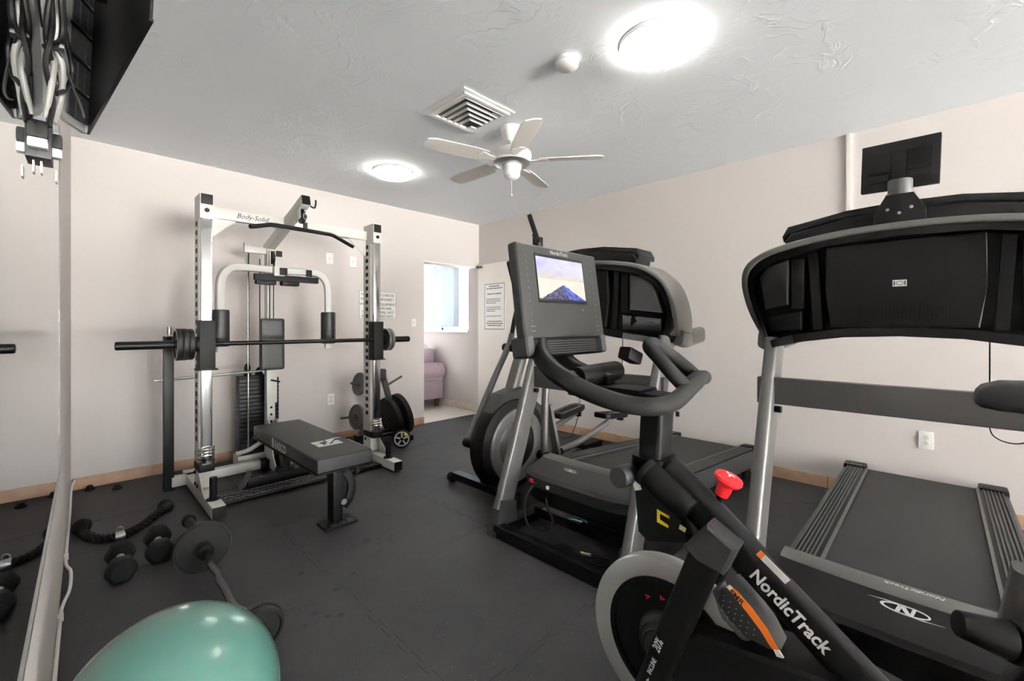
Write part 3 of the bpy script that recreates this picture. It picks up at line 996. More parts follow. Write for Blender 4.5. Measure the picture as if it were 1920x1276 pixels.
def dumbbell(p, q, r, label):
    p, q = V(p), V(q)
    ax = (q - p).normalized()
    d, s, u = axes(ax)
    root = thing('hex_dumbbell', label, 'dumbbell', ((p.x + q.x) / 2, (p.y + q.y) / 2, 0), 'black hex dumbbells')
    L = (q - p).length
    hl = .086
    ap = r * math.cos(PI / 6)
    def head(a, b):
        m = MB()
        m.bm.verts.ensure_lookup_table()
        rings = []
        for k, (f, rr) in enumerate(((0, .72), (.16, 1.0), (.80, 1.0), (1, .78))):
            c = a + (b - a) * f
            rings.append([m.bm.verts.new(c + s * (r * rr * math.cos(PI / 3 * i)) + u * (r * rr * math.sin(PI / 3 * i))) for i in range(6)])
        for A, B in zip(rings[:-1], rings[1:]):
            for i in range(6):
                m.bm.faces.new((A[i], A[(i + 1) % 6], B[(i + 1) % 6], B[i]))
        m.bm.faces.new(rings[0][::-1])
        m.bm.faces.new(rings[-1])
        bmesh.ops.recalc_face_normals(m.bm, faces=m.bm.faces)
        bmesh.ops.bevel(m.bm, geom=list(m.bm.edges), offset=.004, segments=2, affect='EDGES')
        return m
    head(p, p + ax * hl).build('head', M_RUBBER, root)
    head(q, q - ax * hl).build('head', M_RUBBER, root)
    MB().cyl(p + ax * hl * .9, q - ax * hl * .9, .017, n=16).build('handle', M_SILVER, root)
    return root
R1 = .063
dumbbell((.170, 2.745, R1 * math.cos(PI / 6)), (.183, 3.03, R1 * math.cos(PI / 6)), R1, 'left black hex dumbbell, nearest to the mirror wall')
dumbbell((.325, 2.835, R1 * math.cos(PI / 6)), (.343, 3.12, R1 * math.cos(PI / 6)), R1, 'right black hex dumbbell, partly behind the curl bar plate')

tr = thing('triceps_rope', 'black braided triceps rope with rubber end knobs lying on the floor', 'cable rope', (.2, 3.4, 0))
rp = smooth_path([(.052, 3.585, .03), (.058, 3.53, .022), (.085, 3.44, .019), (.135, 3.365, .019), (.195, 3.340, .019), (.255, 3.365, .019), (.315, 3.43, .019), (.375, 3.53, .02), (.43, 3.62, .026)], 10)
MB().tube(rp, .0185, 10).build('rope', M_RUBBER, tr)
def strand(off):
    out = []
    for i, p in enumerate(rp):
        t = (rp[min(i + 1, len(rp) - 1)] - rp[max(i - 1, 0)]).normalized()
        d, s, u = axes(t)
        a = i * .55 + off
        out.append(p + s * (.0165 * math.cos(a)) + u * (.0165 * math.sin(a)))
    return out
bd = MB()
for k in range(3):
    bd.tube(strand(2 * PI * k / 3), .0085, 6)
bd.build('braid', M_RUBBER, tr)
MB().lathe([(0, -.02), (.022, -.02), (.028, .0), (.042, .012), (.046, .03), (.036, .046), (0, .05)], rp[0], rp[0] - rp[3], 20).build('end_knob', M_RUBBER, tr)
MB().lathe([(0, -.02), (.022, -.02), (.028, .0), (.042, .012), (.046, .03), (.036, .046), (0, .05)], rp[-1], rp[-1] - rp[-4], 20).build('end_knob', M_RUBBER, tr)
i0 = 41
MB().tube([rp[i0 - 3], rp[i0], rp[i0 + 3]], .025, 14).build('steel_collar', M_BRUSHED, tr)
MB().tube([rp[i0] + V((0, 0, .022)) + V((.014 * math.cos(2 * PI * k / 14), 0, .014 + .016 * math.sin(2 * PI * k / 14))) for k in range(14)], .003, 6, closed=True, up=(0, 1, .1)).build('clip_ring', M_BRUSHED, tr)

def ball_mat():
    m = mat('ball_vinyl', (82, 124, 113), 0.27, var=0.10, scale=3.0, sss=0.25)
    b = m.node_tree.nodes['Principled BSDF']
    b.inputs['Coat Weight'].default_value = 0.6
    b.inputs['Coat Roughness'].default_value = 0.2
    return m
ball = MB().sphere((0, 0, 0), .24, n=64, m=40).build('exercise_ball', ball_mat(), None, angle=80)
ball.location = (.184, 1.385, .2405)
tag(ball, 'glossy green exercise ball on the floor in the near corner', 'exercise ball')

for i, (x, y, lb_) in enumerate(((.105, 4.50, 'tiny black rubber foot on the floor close to the left wall corner'), (.25, 4.385, 'tiny black rubber foot on the floor, the one nearer the rack'))):
    o_ = thing('rubber_foot', lb_, 'rubber foot', (x, y, 0), 'loose rubber feet by the back wall')
    MB().lathe([(0, 0), (.03, 0), (.03, .012), (.02, .018), (.016, .032), (0, .032)], (x, y, 0), (0, 0, 1), 16).build('cap', M_RUBBER, o_)
    MB().cyl((x, y, .03), (x, y, .038), .007, n=8).build('stud', M_MID, o_)

# ------------------------------------------------------------------ left wall: mirror, cable, television
wd = V((.0204, 1, 0)).normalized()
wn_ = V((1, -.0204, 0)).normalized()
def wp(y, z, off=0.0):
    return V((xl(y), y, z)) + wn_ * off
M_MIRROR = mat('mirror_glass', (236, 238, 236), 0.015, 1.0)
mi = thing('wall_mirror', 'large frameless mirror on the left wall with metal edge trim', 'mirror', wp(1.6, .63))
MY0, MY1, MZ0, MZ1 = .42, 2.50, .628, 2.02
c_ = (wp(MY0, MZ0) + wp(MY1, MZ1)) / 2 + wn_ * .004
MB().box(c_, (MY1 - MY0, .006, MZ1 - MZ0), (wd, wn_ * -1, V((0, 0, 1)))).build('mirror_glass', M_MIRROR, mi)
MB().beam(wp(MY0, MZ0, .005), wp(MY1, MZ0, .005), .010, .012).build('edge_trim', M_BRUSHED, mi)
MB().beam(wp(MY1, MZ0, .005), wp(MY1, MZ1, .005), .006, .006, up=wd).build('edge_trim', M_MID, mi)
# thin white cable running down the wall end and along the floor
cw = MB()
cpts = [wp(4.50, .088, .02), wp(4.3, .09, .008), wp(3.9, .035, .008), wp(3.3, .03, .008), wp(3.10, .03, .012), wp(3.0, .03, .03), wp(2.80, .03, .03), wp(2.66, .03, .012), wp(2.5, .03, .008), wp(1.6, .03, .008), wp(.6, .03, .008)]
cw.tube(cpts, .0065, 8, sm=4)
cb_ = thing('wall_cable', 'thin white cable clipped along the foot of the mirror wall', 'cable', wp(2.6, 0.03))
cw.build('cable', M_WHITE, cb_)
for y in (3.2, 2.55, 1.9):
    MB().span(wp(y, .02, 0) - V((0, .012, 0)), wp(y, .045, .018) + V((0, .012, 0))).build('clip', M_WHITE, cb_)

# television hung high on the left wall, its vented end cover toward the room corner
tv = thing('television', 'black wall television with a vented side cover, top left corner', 'television', (.04, 1.6, 1.86))
P0, P1 = V((.117, 1.18, 0)), V((.040, 2.03, 0))
td = (P1 - P0).normalized()
tn = V((td.y, -td.x, 0))
lean = V((.035, 0, 1)).normalized()
TZ0, TH_ = 1.858, .50
pc = (P0 + P1) / 2 + V((0, 0, TZ0)) + lean * (TH_ / 2)
MB().box(pc + tn * .003, ((P1 - P0).length, .006, TH_), (td, tn, lean), .003).build('screen_panel', M_GLOSS, tv)
MB().box(P0 * .5 + P1 * .5 + V((0, 0, TZ0)) + tn * .003 + lean * .003, ((P1 - P0).length + .002, .008, .005), (td, tn, lean), .001).build('bezel', M_SATIN, tv)
MB().box(P1 + V((0, 0, TZ0)) + lean * (TH_ / 2) - tn * .003 - td * .014, (.010, .006, TH_), (td, tn, lean), .001).build('side_trim', M_SILVER, tv)
hd = V((-.466, -.885, 0)).normalized()
hn = V((hd.y, -hd.x, 0))
if hn.x < 0:
    hn = -hn
HW = .145
hs = P1 + hd * .004 + V((0, 0, TZ0))
hc = MB().prism([(0, .0), (.10, .0), (HW * .93, .025), (HW, .06), (HW, TH_), (0, TH_)], hs, hd, lean, .012)
house = hc.build('rear_cover', mat('grey_tv_plastic', (150, 149, 147), 0.5), tv)
fl = MB()
for rr in range(5):
    for cc in range(3):
        x0 = .012 + cc * .036
        z0 = .022 + rr * .098
        fl.prism([(x0, z0), (x0 + .031, z0), (x0 + .031, z0 + .078), (x0, z0 + .078)], hs + hn * .0135 - hn * .012 * 0, hd, lean, .003)
        fl.prism([(x0, z0), (x0 + .031, z0), (x0 + .031, z0 + .078), (x0, z0 + .078)], hs - hn * .0165, hd, lean, .003)
fl.build('vent_panel', mat('dark_tv_plastic', (50, 50, 51), 0.5), house)
for rr in range(5):
    gr = MB()
    gr.prism([(.008, .103 + rr * .098), (.118, .103 + rr * .098), (.118, .112 + rr * .098), (.008, .112 + rr * .098)], hs + hn * .0135, hd, lean, .004)
    gr.build('vent_slot', M_DARK, house)
arm_ = MB().beam(wp(1.62, 2.12, 0), V((.07, 1.60, 2.12)), .04, .05, bev=.004)
arm_.box(wp(1.62, 2.12, .008), (.16, .014, .22), (wd, wn_ * -1, V((0, 0, 1))), .003)
arm_.build('wall_bracket', M_SATIN, tv)

ol = thing('mirror_outlet', 'black outlet plate cut into the mirror with two plugs below the television', 'outlet', wp(1.48, 1.62))
MB().box(wp(1.50, 1.645, .014), (.08, .028, .085), (wd, wn_ * -1, V((0, 0, 1))), .002).build('cover_plate', M_GLOSS, ol)
for dy, of in ((-.030, .013), (.03, .034)):
    c = wp(1.48 + dy, 1.63, of)
    MB().box(c, (.026, .020, .022), (wd, wn_ * -1, V((0, 0, 1))), .005).build('plug', M_OFFWHITE, ol)
    MB().box(c + V((0, 0, .028)), (.03, .02, .035), (wd, wn_ * -1, V((0, 0, 1))), .007).build('plug_grip', M_BLACK, ol)
    MB().box(c + V((0, 0, -.055)), (.03, .003, .026), (wd, wn_ * -1, V((0, 0, 1)))).build('cord_tag', M_PAPER, ol)

tc_ = thing('tv_cords', 'tangle of black and pale power cords hanging behind the television', 'cord', wp(1.5, 1.9, .02))
def cordpts(pts):
    return [wp(y, z, o) for y, z, o in pts]
M_BRUSHEDC = mat('grey_cord', (120, 118, 114), 0.5)
runs = [
    (M_BLACK, [(1.455, 1.675, .024), (1.46, 1.74, .03), (1.43, 1.80, .02), (1.42, 1.86, .028), (1.46, 1.92, .03), (1.44, 2.0, .028), (1.42, 2.12, .03), (1.40, 2.3, .03)], .0052),
    (M_BLACK, [(1.51, 1.675, .024), (1.49, 1.74, .022), (1.50, 1.80, .034), (1.45, 1.87, .02), (1.42, 1.93, .024), (1.41, 2.02, .036), (1.43, 2.14, .028), (1.45, 2.3, .03)], .0052),
    (M_BRUSHEDC, [(1.47, 1.70, .018), (1.44, 1.78, .03), (1.48, 1.84, .030), (1.50, 1.90, .02), (1.41, 1.96, .018), (1.38, 2.06, .026), (1.36, 2.2, .03), (1.34, 2.32, .03)], .0058),
    (M_BRUSHEDC, [(1.50, 1.70, .03), (1.53, 1.77, .04), (1.49, 1.83, .045), (1.47, 1.88, .035), (1.46, 1.95, .04), (1.45, 2.04, .04), (1.47, 2.2, .05)], .0062),
    (M_BLACK, [(1.47, 1.76, .034), (1.53, 1.80, .05), (1.56, 1.86, .06), (1.52, 1.92, .05), (1.48, 1.99, .04), (1.47, 2.1, .04), (1.48, 2.24, .05)], .0055),
    (M_CHAR, [(1.46, 1.86, .04), (1.55, 1.82, .06), (1.66, 1.81, .075), (1.78, 1.83, .08), (1.9, 1.87, .08)], .0028),
    (M_BLACK, [(1.42, 1.84, .02), (1.46, 1.89, .045), (1.43, 1.97, .045), (1.40, 2.08, .04), (1.39, 2.25, .04)], .0065),
]
for m_, p_, r_ in runs:
    MB().tube(cordpts(p_), r_, 8, sm=6).build('cord', m_, tc_)
MB().box(wp(1.46, 1.865, .034), (.03, .03, .010), (wd, wn_ * -1, V((0, 0, 1))), .004).build('cable_tie', M_MID, tc_)

# ------------------------------------------------------------------ ceiling fittings
def ceiling_lamp(x, y, label):
    t = thing('ceiling_lamp', label, 'ceiling light', (x, y, ZC), 'round flush ceiling lights')
    MB().lathe([(0, 0), (.176, 0), (.178, -.008), (.174, -.020), (0, -.018)], (x, y, ZC), (0, 0, 1), 48).build('base_ring', M_WHITE, t)
    m = mat('lamp_diffuser', (255, 253, 248), 0.4, emit=(255, 250, 242), estr=LAMP)
    MB().lathe([(.172, -.018), (.172, -.030), (.158, -.048), (.11, -.062), (.05, -.068), (0, -.069)], (x, y, ZC), (0, 0, 1), 48).build('diffuser', m, t)
    return t
ceiling_lamp(2.03, 1.0, 'large lit round ceiling light, the one nearest the camera')
ceiling_lamp(2.05, 3.526, 'lit round ceiling light farther back, left of the fan')

sd = thing('smoke_detector', 'round white smoke detector on the ceiling beside the near light', 'smoke detector', (1.837, 1.40, ZC))
MB().lathe([(0, 0), (.062, 0), (.064, -.012), (.060, -.018), (0, -.018)], (1.837, 1.40, ZC), (0, 0, 1), 36).build('mount', M_WHITE, sd)
MB().lathe([(.054, -.018), (.060, -.022), (.060, -.036), (.050, -.044), (0, -.046)], (1.837, 1.40, ZC), (0, 0, 1), 36).build('cover', M_WHITE, sd)

av = thing('air_vent', 'square white ceiling air vent with nested corner louvres', 'air vent', (1.83, 2.2, ZC))
X0, Y0, S_ = 1.63, 1.995, .405
sq = lambda a: [(X0 + a, Y0 + a), (X0 + S_ - a, Y0 + a), (X0 + S_ - a, Y0 + S_ - a), (X0 + a, Y0 + S_ - a)]
fm = MB().ring(sq(-.012), sq(.03), (0, 0, ZC - .010), (1, 0, 0), (0, 1, 0), .010)
fm.ring(sq(.012), sq(.035), (0, 0, ZC - .022), (1, 0, 0), (0, 1, 0), .014)
fm.build('frame', M_WHITE, av)
MB().span((X0 + .03, Y0 + .03, ZC - .006), (X0 + S_ - .03, Y0 + S_ - .03, ZC - .001)).build('duct', mat('dark_duct', (62, 62, 62), 0.7), av)
i_ = 0
while True:
    a = .050 + i_ * .050
    if a > .29:
        break
    b0, b1 = X0 + a, Y0 + a
    e0, e1 = X0 + S_ - .036, Y0 + S_ - .036
    m_ = MB()
    m_.beam((b0, b1, ZC - .016), (e0, b1, ZC - .016), .0025, .016, up=(0, -.35, .94))
    m_.beam((b0, b1, ZC - .016), (b0, e1, ZC - .016), .0025, .016, up=(-.35, 0, .94))
    m_.build('louvre', M_WHITE, av)
    i_ += 1
MB().span((X0 + S_ - .085, Y0 + S_ - .085, ZC - .024), (X0 + S_ - .036, Y0 + S_ - .036, ZC - .012), .002).build('corner_panel', M_WHITE, av)
m_ = MB()
for k in range(4):
    m_.span((X0 + S_ - .10 + k * 0, Y0 + .05 + k * .03, ZC - .02), (X0 + S_ - .04, Y0 + .054 + k * .03, ZC - .012))
m_.build('damper_fins', M_WHITE, av)

fx, fy = 2.20, 2.165
fan = thing('ceiling_fan', 'white ceiling fan with pull chain hanging in the room middle', 'ceiling fan', (fx, fy, ZC))
MB().lathe([(0, 0), (.078, 0), (.078, -.02), (.070, -.03), (.066, -.055), (.052, -.075), (.045, -.10), (.02, -.105), (0, -.105)], (fx, fy, ZC), (0, 0, 1), 36).build('canopy', M_WHITE, fan)
MB().cyl((fx, fy, ZC - .16), (fx, fy, ZC - .1), .013, n=14).build('downrod', M_WHITE, fan)
MB().lathe([(0, -.145), (.03, -.145), (.05, -.155), (.115, -.16), (.138, -.178), (.142, -.205), (.13, -.228), (.135, -.236), (.12, -.25), (.09, -.262), (0, -.262)], (fx, fy, ZC), (0, 0, 1), 40).build('motor_housing', M_WHITE, fan)
MB().lathe([(.125, -.246), (.132, -.250), (.118, -.262), (.09, -.268)], (fx, fy, ZC), (0, 0, 1), 40).build('trim_ring', M_BRUSHED, fan)
MB().lathe([(0, -.262), (.07, -.262), (.072, -.285), (.062, -.296), (.058, -.34), (.046, -.352), (.042, -.358), (.022, -.368), (0, -.37)], (fx, fy, ZC), (0, 0, 1), 32).build('switch_housing', M_WHITE, fan)
for k in range(5):
    a = math.radians(20 + 72 * k)
    d = V((math.cos(a), math.sin(a), 0))
    s = V((-d.y, d.x, 0))
    tilt = (s * math.cos(.2) + V((0, 0, 1)) * math.sin(.2)).normalized()
    c = V((fx, fy, ZC - .235))
    b_ = MB().prism([(.20, -.055), (.30, -.065), (.58, -.068), (.63, -.05), (.645, 0), (.63, .05), (.58, .068), (.30, .065), (.20, .055)], c, d, tilt, .007, .002)
    bl = b_.build('blade', M_OFFWHITE, fan)
    MB().prism([(.10, -.018), (.17, -.02), (.24, -.045), (.26, 0), (.24, .045), (.17, .02), (.10, .018)], c - V((0, 0, .006)), d, tilt, .006).build('blade_iron', M_WHITE, bl)
MB().cyl((fx, fy, ZC - .47), (fx, fy, ZC - .365), .0015, n=6).sphere((fx, fy, ZC - .475), .007, n=10, m=6).build('pull_chain', M_WHITE, fan)

# ------------------------------------------------------------------ wall plates, signs, conduit
def plate(name, label, cat, c, u, n, w, h, kind, grp=None):
    c, u, n = V(c), V(u), V(n)
    z = V((0, 0, 1))
    t = thing(name, label, cat, c, grp)
    MB().box(c + n * .004, (w, .008, h), (u, n, z) if u.cross(n).dot(z) > 0 else (u, -n, z), .002).build('cover_plate', M_WHITE, t)
    if kind == 'outlet':
        for dz in (-.0195, .0195):
            f = MB().cyl(c + n * .007 + z * dz, c + n * .0105 + z * dz, .0165, n=20).build('socket', M_OFFWHITE, t)
            sl_ = MB()
            for dx in (-.006, .006):
                sl_.box(c + n * .0108 + z * (dz + .004) + u * dx, (.002, .001, .008), (u, n, z))
            sl_.cyl(c + n * .0103 + z * (dz - .007), c + n * .0113 + z * (dz - .007), .0022, n=8)
            sl_.build('slot', M_INK, f)
        MB().cyl(c + n * .007, c + n * .0095, .003, n=8).build('screw', M_BRUSHED, t)
    elif kind == 'switch':
        MB().box(c + n * .010, (.011, .012, .022), (u, n, z), .002).build('toggle', M_OFFWHITE, t)
    else:
        MB().cyl(c + n * .007, c + n * .012, .004, n=10).build('jack', M_INK, t)
    return t
plate('cable_box', 'white raised wall box inside the rack, left of the pair', 'wall box', (1.915, YB, 1.925), (1, 0, 0), (0, -1, 0), .075, .115, 'switch')
plate('cable_box', 'white raised wall box with a small jack, right of the pair', 'wall box', (2.170, YB, 1.915), (1, 0, 0), (0, -1, 0), .075, .115, 'jack')
plate('wall_outlet', 'white duplex outlet low on the back wall behind the bench', 'outlet', (1.929, YB, .444), (1, 0, 0), (0, -1, 0), .072, .116, 'outlet')
plate('wall_outlet', 'white duplex outlet on the right wall behind the near treadmill', 'outlet', (XR, .063, .456), (0, -1, 0), (-1, 0, 0), .072, .116, 'outlet')
plate('light_switch', 'small white light switch beside the opening', 'light switch', (2.94, YB, 1.255), (1, 0, 0), (0, -1, 0), .07, .10, 'switch')
# deeper boxes behind the two raised plates
for x, z in ((1.915, 1.925), (2.17, 1.915)):
    pass

sg = thing('rules_sign', 'white sign with black capitals on the back wall behind the rack', 'sign', (2.47, YB, 1.45))
MB().span((2.235, YB - .006, 1.295), (2.705, YB, 1.612), .002).build('sign_board', M_PAPER, sg)
bo_ = MB().ring([(2.240, 1.300), (2.700, 1.300), (2.700, 1.607), (2.240, 1.607)], [(2.244, 1.304), (2.696, 1.304), (2.696, 1.603), (2.244, 1.603)], (0, YB - .0062, 0), (1, 0, 0), (0, 0, 1), .0006)
bo_.build('border', M_INK, sg)
for k, (s, z, x_) in enumerate((('PLEASE USE THE EXERCISE', 1.555, .40), ('EQUIPMENT RESPONSIBLY.', 1.505, .40), ('WHEN USING EQUIPMENT', 1.448, .36), ('AT YOUR OWN RISK,', 1.402, .36), ('THE VILLAGE WILL NOT', 1.356, .40), ('BE LIABLE IN ANY WAY.', 1.312, .40))):
    o_ = text(s, .042, (2.470, YB - .0064, z), (1, 0, 0), (0, 0, 1), M_INK, sg, align='CENTER', sx=.83 if k < 2 else .88)
sg2 = thing('notice_sign', 'tall framed notice sheet on the folded white door', 'sign', (3.94, 4.19, 1.5))
MB().span((3.934, 3.992, 1.165), (3.942, 4.390, 1.78), .002).build('sign_board', M_PAPER, sg2)
MB().ring([(3.996, 1.169), (4.386, 1.169), (4.386, 1.776), (3.996, 1.776)], [(4.004, 1.177), (4.378, 1.177), (4.378, 1.768), (4.004, 1.768)], (3.9345, 0, 0), (0, 1, 0), (0, 0, 1), -.001).build('border', M_MID, sg2)
M_FINE = mat('grey_fine_print', (88, 88, 88), 0.6)
# its print is too small to read: rows of short word-length strokes
fp_ = MB()
for z, h, y0, y1 in ((1.742, .014, 4.30, 4.08), (1.712, .014, 4.34, 4.04), (1.640, .014, 4.33, 4.05), (1.570, .010, 4.35, 4.06), (1.545, .010, 4.35, 4.09),
                     (1.520, .010, 4.35, 4.16), (1.462, .010, 4.35, 4.08), (1.437, .010, 4.35, 4.07), (1.412, .010, 4.35, 4.18), (1.345, .010, 4.35, 4.07),
                     (1.275, .013, 4.33, 4.05), (1.248, .013, 4.35, 4.03), (1.221, .013, 4.32, 4.06)):
    y = y0
    while y > y1 + .012:
        w = min(random.uniform(.014, .045), y - y1)
        fp_.span((3.9332, y - w, z - h / 2), (3.9342, y, z + h / 2))
        y -= w + .008
fp_.build('fine_print', M_FINE, sg2)['kind'] = 'stuff'

cd = thing('wall_conduit', 'white vertical conduit on the right wall above the near treadmill', 'conduit', (XR, .47, 1.5))
MB().span((XR - .02, .455, 1.52), (XR, .487, ZC), .003).build('channel', M_OFFWHITE, cd)
MB().box((XR - .02, .471, 1.47), (.04, .075, .10), bev=.004).build('box', M_WHITE, cd)
cd2 = thing('wall_conduit', 'thin pale conduit on the right wall at the right picture edge', 'conduit', (XR, -.70, 1.5))
MB().span((XR - .02, -.715, .5), (XR, -.69, ZC), .003).build('channel', M_OFFWHITE, cd2)
MB().box((XR - .02, -.70, .46), (.04, .075, .115), bev=.004).build('box', M_WHITE, cd2)

# ------------------------------------------------------------------ sofa seen through the opening
M_SOFA = mat('mauve_fabric', (150, 130, 138), 0.85, var=0.05, scale=20, bump=0.25, bscale=300)
M_CUSH = mat('lilac_fabric', (164, 152, 160), 0.85, var=0.16, scale=40, bump=0.25, bscale=200)
M_WOOD = mat('dark_wood', (70, 40, 28), 0.4, var=0.15, scale=12)
so = thing('sofa', 'mauve upholstered sofa in the next room, rolled arm facing the opening', 'sofa', (3.6, 5.86, 0))
MB().span((3.13, 5.38, .12), (3.98, 7.26, .40), .03, 3).build('base', M_SOFA, so)
MB().span((3.62, 5.61, .38), (4.0, 7.11, .86), .07, 4).build('backrest', M_SOFA, so)
MB().span((3.15, 5.64, .39), (3.66, 7.11, .52), .05, 4).build('seat_cushion', M_SOFA, so)
for y in (5.50, 7.18):
    ar = MB().span((3.13, y - .10, .12), (4.0, y + .10, .50), .03, 3)
    ar.cyl((3.11, y, .53), (4.02, y, .53), .135, n=28, bev=.03)
    ar.build('arm', M_SOFA, so)
for x in (3.18, 3.92):
    for y in (5.46, 7.18):
        MB().cyl((x, y, 0), (x, y, .13), .03, .045, n=12).build('leg', M_WOOD, so)
cu_ = thing('sofa_cushion', 'pale lilac scatter cushion propped on the mauve sofa', 'cushion', (3.80, 5.76, .66))
MB().sphere((3.80, 5.76, .78), .2, (.95, .4, .95), 24, 14).build('cushion_body', M_CUSH, cu_)
MB().tube([(3.80 + .18 * math.cos(2 * PI * k / 24), 5.76, .78 + .18 * math.sin(2 * PI * k / 24)) for k in range(24)], .012, 6, closed=True, up=(0, 1, 0.1)).build('piping', M_SOFA, cu_)

# ------------------------------------------------------------------ treadmills
def treadmill(yc, inc, label, monitor, hood_mat):
    ca, sa = math.cos(inc), math.sin(inc)
    PX, PZ = 3.78, .10
    def T(x, dy, z):                       # deck points pitch about the rear rollers
        a, b = x - PX, z - PZ
        return V((PX + a * ca + b * sa, yc + dy, PZ - a * sa + b * ca))
    def D(mb):                             # the console wings sweep back towards the runner
        for v in mb.bm.verts:
            a = abs(v.co.y - yc)
            k = min(1.0, max(0.0, (a - .34) / .13))
            v.co.x += .80 * k * max(0.0, 1.47 - v.co.z) + .5 * max(0.0, a - .3) ** 2
        return mb
    root = thing('treadmill', label, 'treadmill', (2.6, yc, 0))
    ux = V((ca, 0, -sa))
    uz = V((sa, 0, ca))
    yv = V((0, 1, 0))
    # floor frame
    MB().span((1.715, yc - .41, .0), (1.775, yc + .41, .07), .004).build('front_rail', M_SATIN, root)
    tr_ = MB().span((2.02, yc - .36, .045), (2.09, yc + .36, .10), .004).build('lift_rail', M_SATIN, root)
    if inc > .03:
        MB().span((2.018, yc + .02, .10), (2.07, yc + .30, .1015)).build('lift_plate', M_BRUSHED, tr_)
    for s in (-1, 1):
        MB().span((1.75, yc + s * .40 - .025, .0), (2.75, yc + s * .40 + .025, .05), .004).build('floor_frame', M_SATIN, root)
    for s in (-1, 1):
        y = yc + s * .42
        d0, d1 = V((1.80, y, .13)), V((2.17, y, 1.15))
        up_ = MB().rtube([d0, d0.lerp(d1, .5), d1], .052, .13, up=(1, 0, 0), rnd=.018)
        up_.build('upright', M_GREY, root)
        MB().prism([(1.705, 0), (1.90, 0), (1.885, .17), (1.765, .20)], (0, y - .036, 0), (1, 0, 0), (0, 0, 1), -.072, .006).build('foot_cover', M_CHAR, root)
        # handle arm running back from the console towards the runner
        hp = [(2.20, y + s * .05, 1.16), (2.28, y + s * .045, 1.145), (2.40, y + s * .03, 1.15), (2.56, y + s * .02, 1.165)]
        h = MB().rtube(hp, .05, .085, up=(0, 0, 1), sm=6, rnd=.02).build('handle', M_TRIM, root)
        MB().rtube([(2.36, y + s * .032, 1.152), (2.57, y + s * .018, 1.168)], .056, .090, rnd=.024).build('grip', M_MID, h)
    cbz0, cbz1 = (.893, 1.003) if monitor else (.832, .962)
    MB().span((2.055, yc - .46, cbz0), (2.10, yc + .46, cbz1), .006).build('crossbar', M_MID, root)
    for s in (-1, 1):
        MB().cyl((2.06, yc + s * .40, cbz0 - .02), (2.06, yc + s * .40 - .03 * s, cbz0 - .02), .014, n=12).build('crossbar_bolt', M_BLACK, root)
    # console shell, open at the back
    out = [(-.44, 1.115), (-.46, 1.165), (-.49, 1.27), (-.495, 1.38), (-.465, 1.452), (-.38, 1.505), (-.2, 1.54), (0, 1.55), (.2, 1.54), (.38, 1.505), (.465, 1.452), (.495, 1.38),
           (.49, 1.27), (.46, 1.165), (.44, 1.115), (.40, 1.13), (.3, 1.155), (.15, 1.178), (0, 1.184), (-.15, 1.178), (-.3, 1.155), (-.40, 1.13)]
    rimo = [(a, b) for a, b in out]
    D(MB().ring(rimo, inset(rimo, .030), (1.935, yc, 0), (0, 1, 0), (0, 0, 1), .16)).build('console_shell', M_BLACK, root)
    top = out[1:14]
    tp = MB()
    tp.sweep(smooth_path([V((2.02, yc + a, b)) for a, b in [(p[0] * 1.004, p[1] + .003) for p in top]], 5), rrect(.19, .024, .008), up=(0, -1, 0))
    D(tp)
    tp.build('console_trim', M_TRIM, root)
    D(MB().prism(inset(rimo, .02), (1.995, yc, 0), (0, 1, 0), (0, 0, 1), .03)).build('console_back', M_DARK, root)
    D(MB().prism(inset(rimo, .01), (2.10, yc, 0), (0, 1, 0), (0, 0, 1), .035, .01)).build('dash_board', M_BLACK, root)
    cp = MB().prism([(-.185, 1.212), (.19, 1.212), (.205, 1.34), (.205, 1.508), (-.20, 1.508), (-.20, 1.34)], (1.960, yc, 0), (0, 1, 0), (0, 0, 1), .037, .004).build('centre_panel', M_BLACK, root)
    gv = MB()
    for k in range(23):
        dy = .105 - k * .0105
        hh = .026 * math.sqrt(max(.15, 1 - ((dy + .012) / .125) ** 4))
        gv.span((1.9585, yc + dy - .0028, 1.268 - hh), (1.9602, yc + dy + .0028, 1.268 + hh))
    gv.build('speaker_slots', M_DARK, cp)['kind'] = 'stuff'
    lb_ = MB().span((1.9585, yc - .018, 1.352), (1.9602, yc + .018, 1.374)).build('white_label', M_PAPER, cp)
    MB().tube([(1.9580, yc + .009 * math.cos(2 * PI * k / 14), 1.363 + .0065 * math.sin(2 * PI * k / 14)) for k in range(14)], .0008, 5, closed=True, up=(1, 0, 0)).span((1.958, yc - .015, 1.356), (1.9586, yc - .012, 1.370)).span((1.958, yc + .012, 1.356), (1.9586, yc + .015, 1.370)).build('label_mark', M_INK, cp)
    for s in (-1, 1):
        MB().prism([(s * .215, 1.205), (s * .245, 1.205), (s * .262, 1.49), (s * .232, 1.50)], (1.972, yc, 0), (0, 1, 0), (0, 0, 1), .02, .003).build('strut_bar', M_BLACK, root)
        bx = MB().span((1.965, yc + s * .275, 1.285), (2.0, yc + s * .315, 1.475), .004)
        bx.build('inner_box', M_BLACK, root)
        D(MB().prism([(s * .325, 1.30), (s * .435, 1.285), (s * .435, 1.42), (s * .40, 1.455), (s * .325, 1.475)], (1.962, yc, 0), (0, 1, 0), (0, 0, 1), .035, .006)).build('side_panel', M_CHAR, root)
        D(MB().prism([(s * .28, 1.20), (s * .425, 1.19), (s * .430, 1.255), (s * .28, 1.275)], (1.966, yc, 0), (0, 1, 0), (0, 0, 1), .03, .005)).build('lower_panel', M_SATIN, root)
        D(MB().cyl((1.962, yc + s * .40, 1.235), (1.966, yc + s * .40, 1.235), .005, n=10)).build('screw', M_DARK, root)
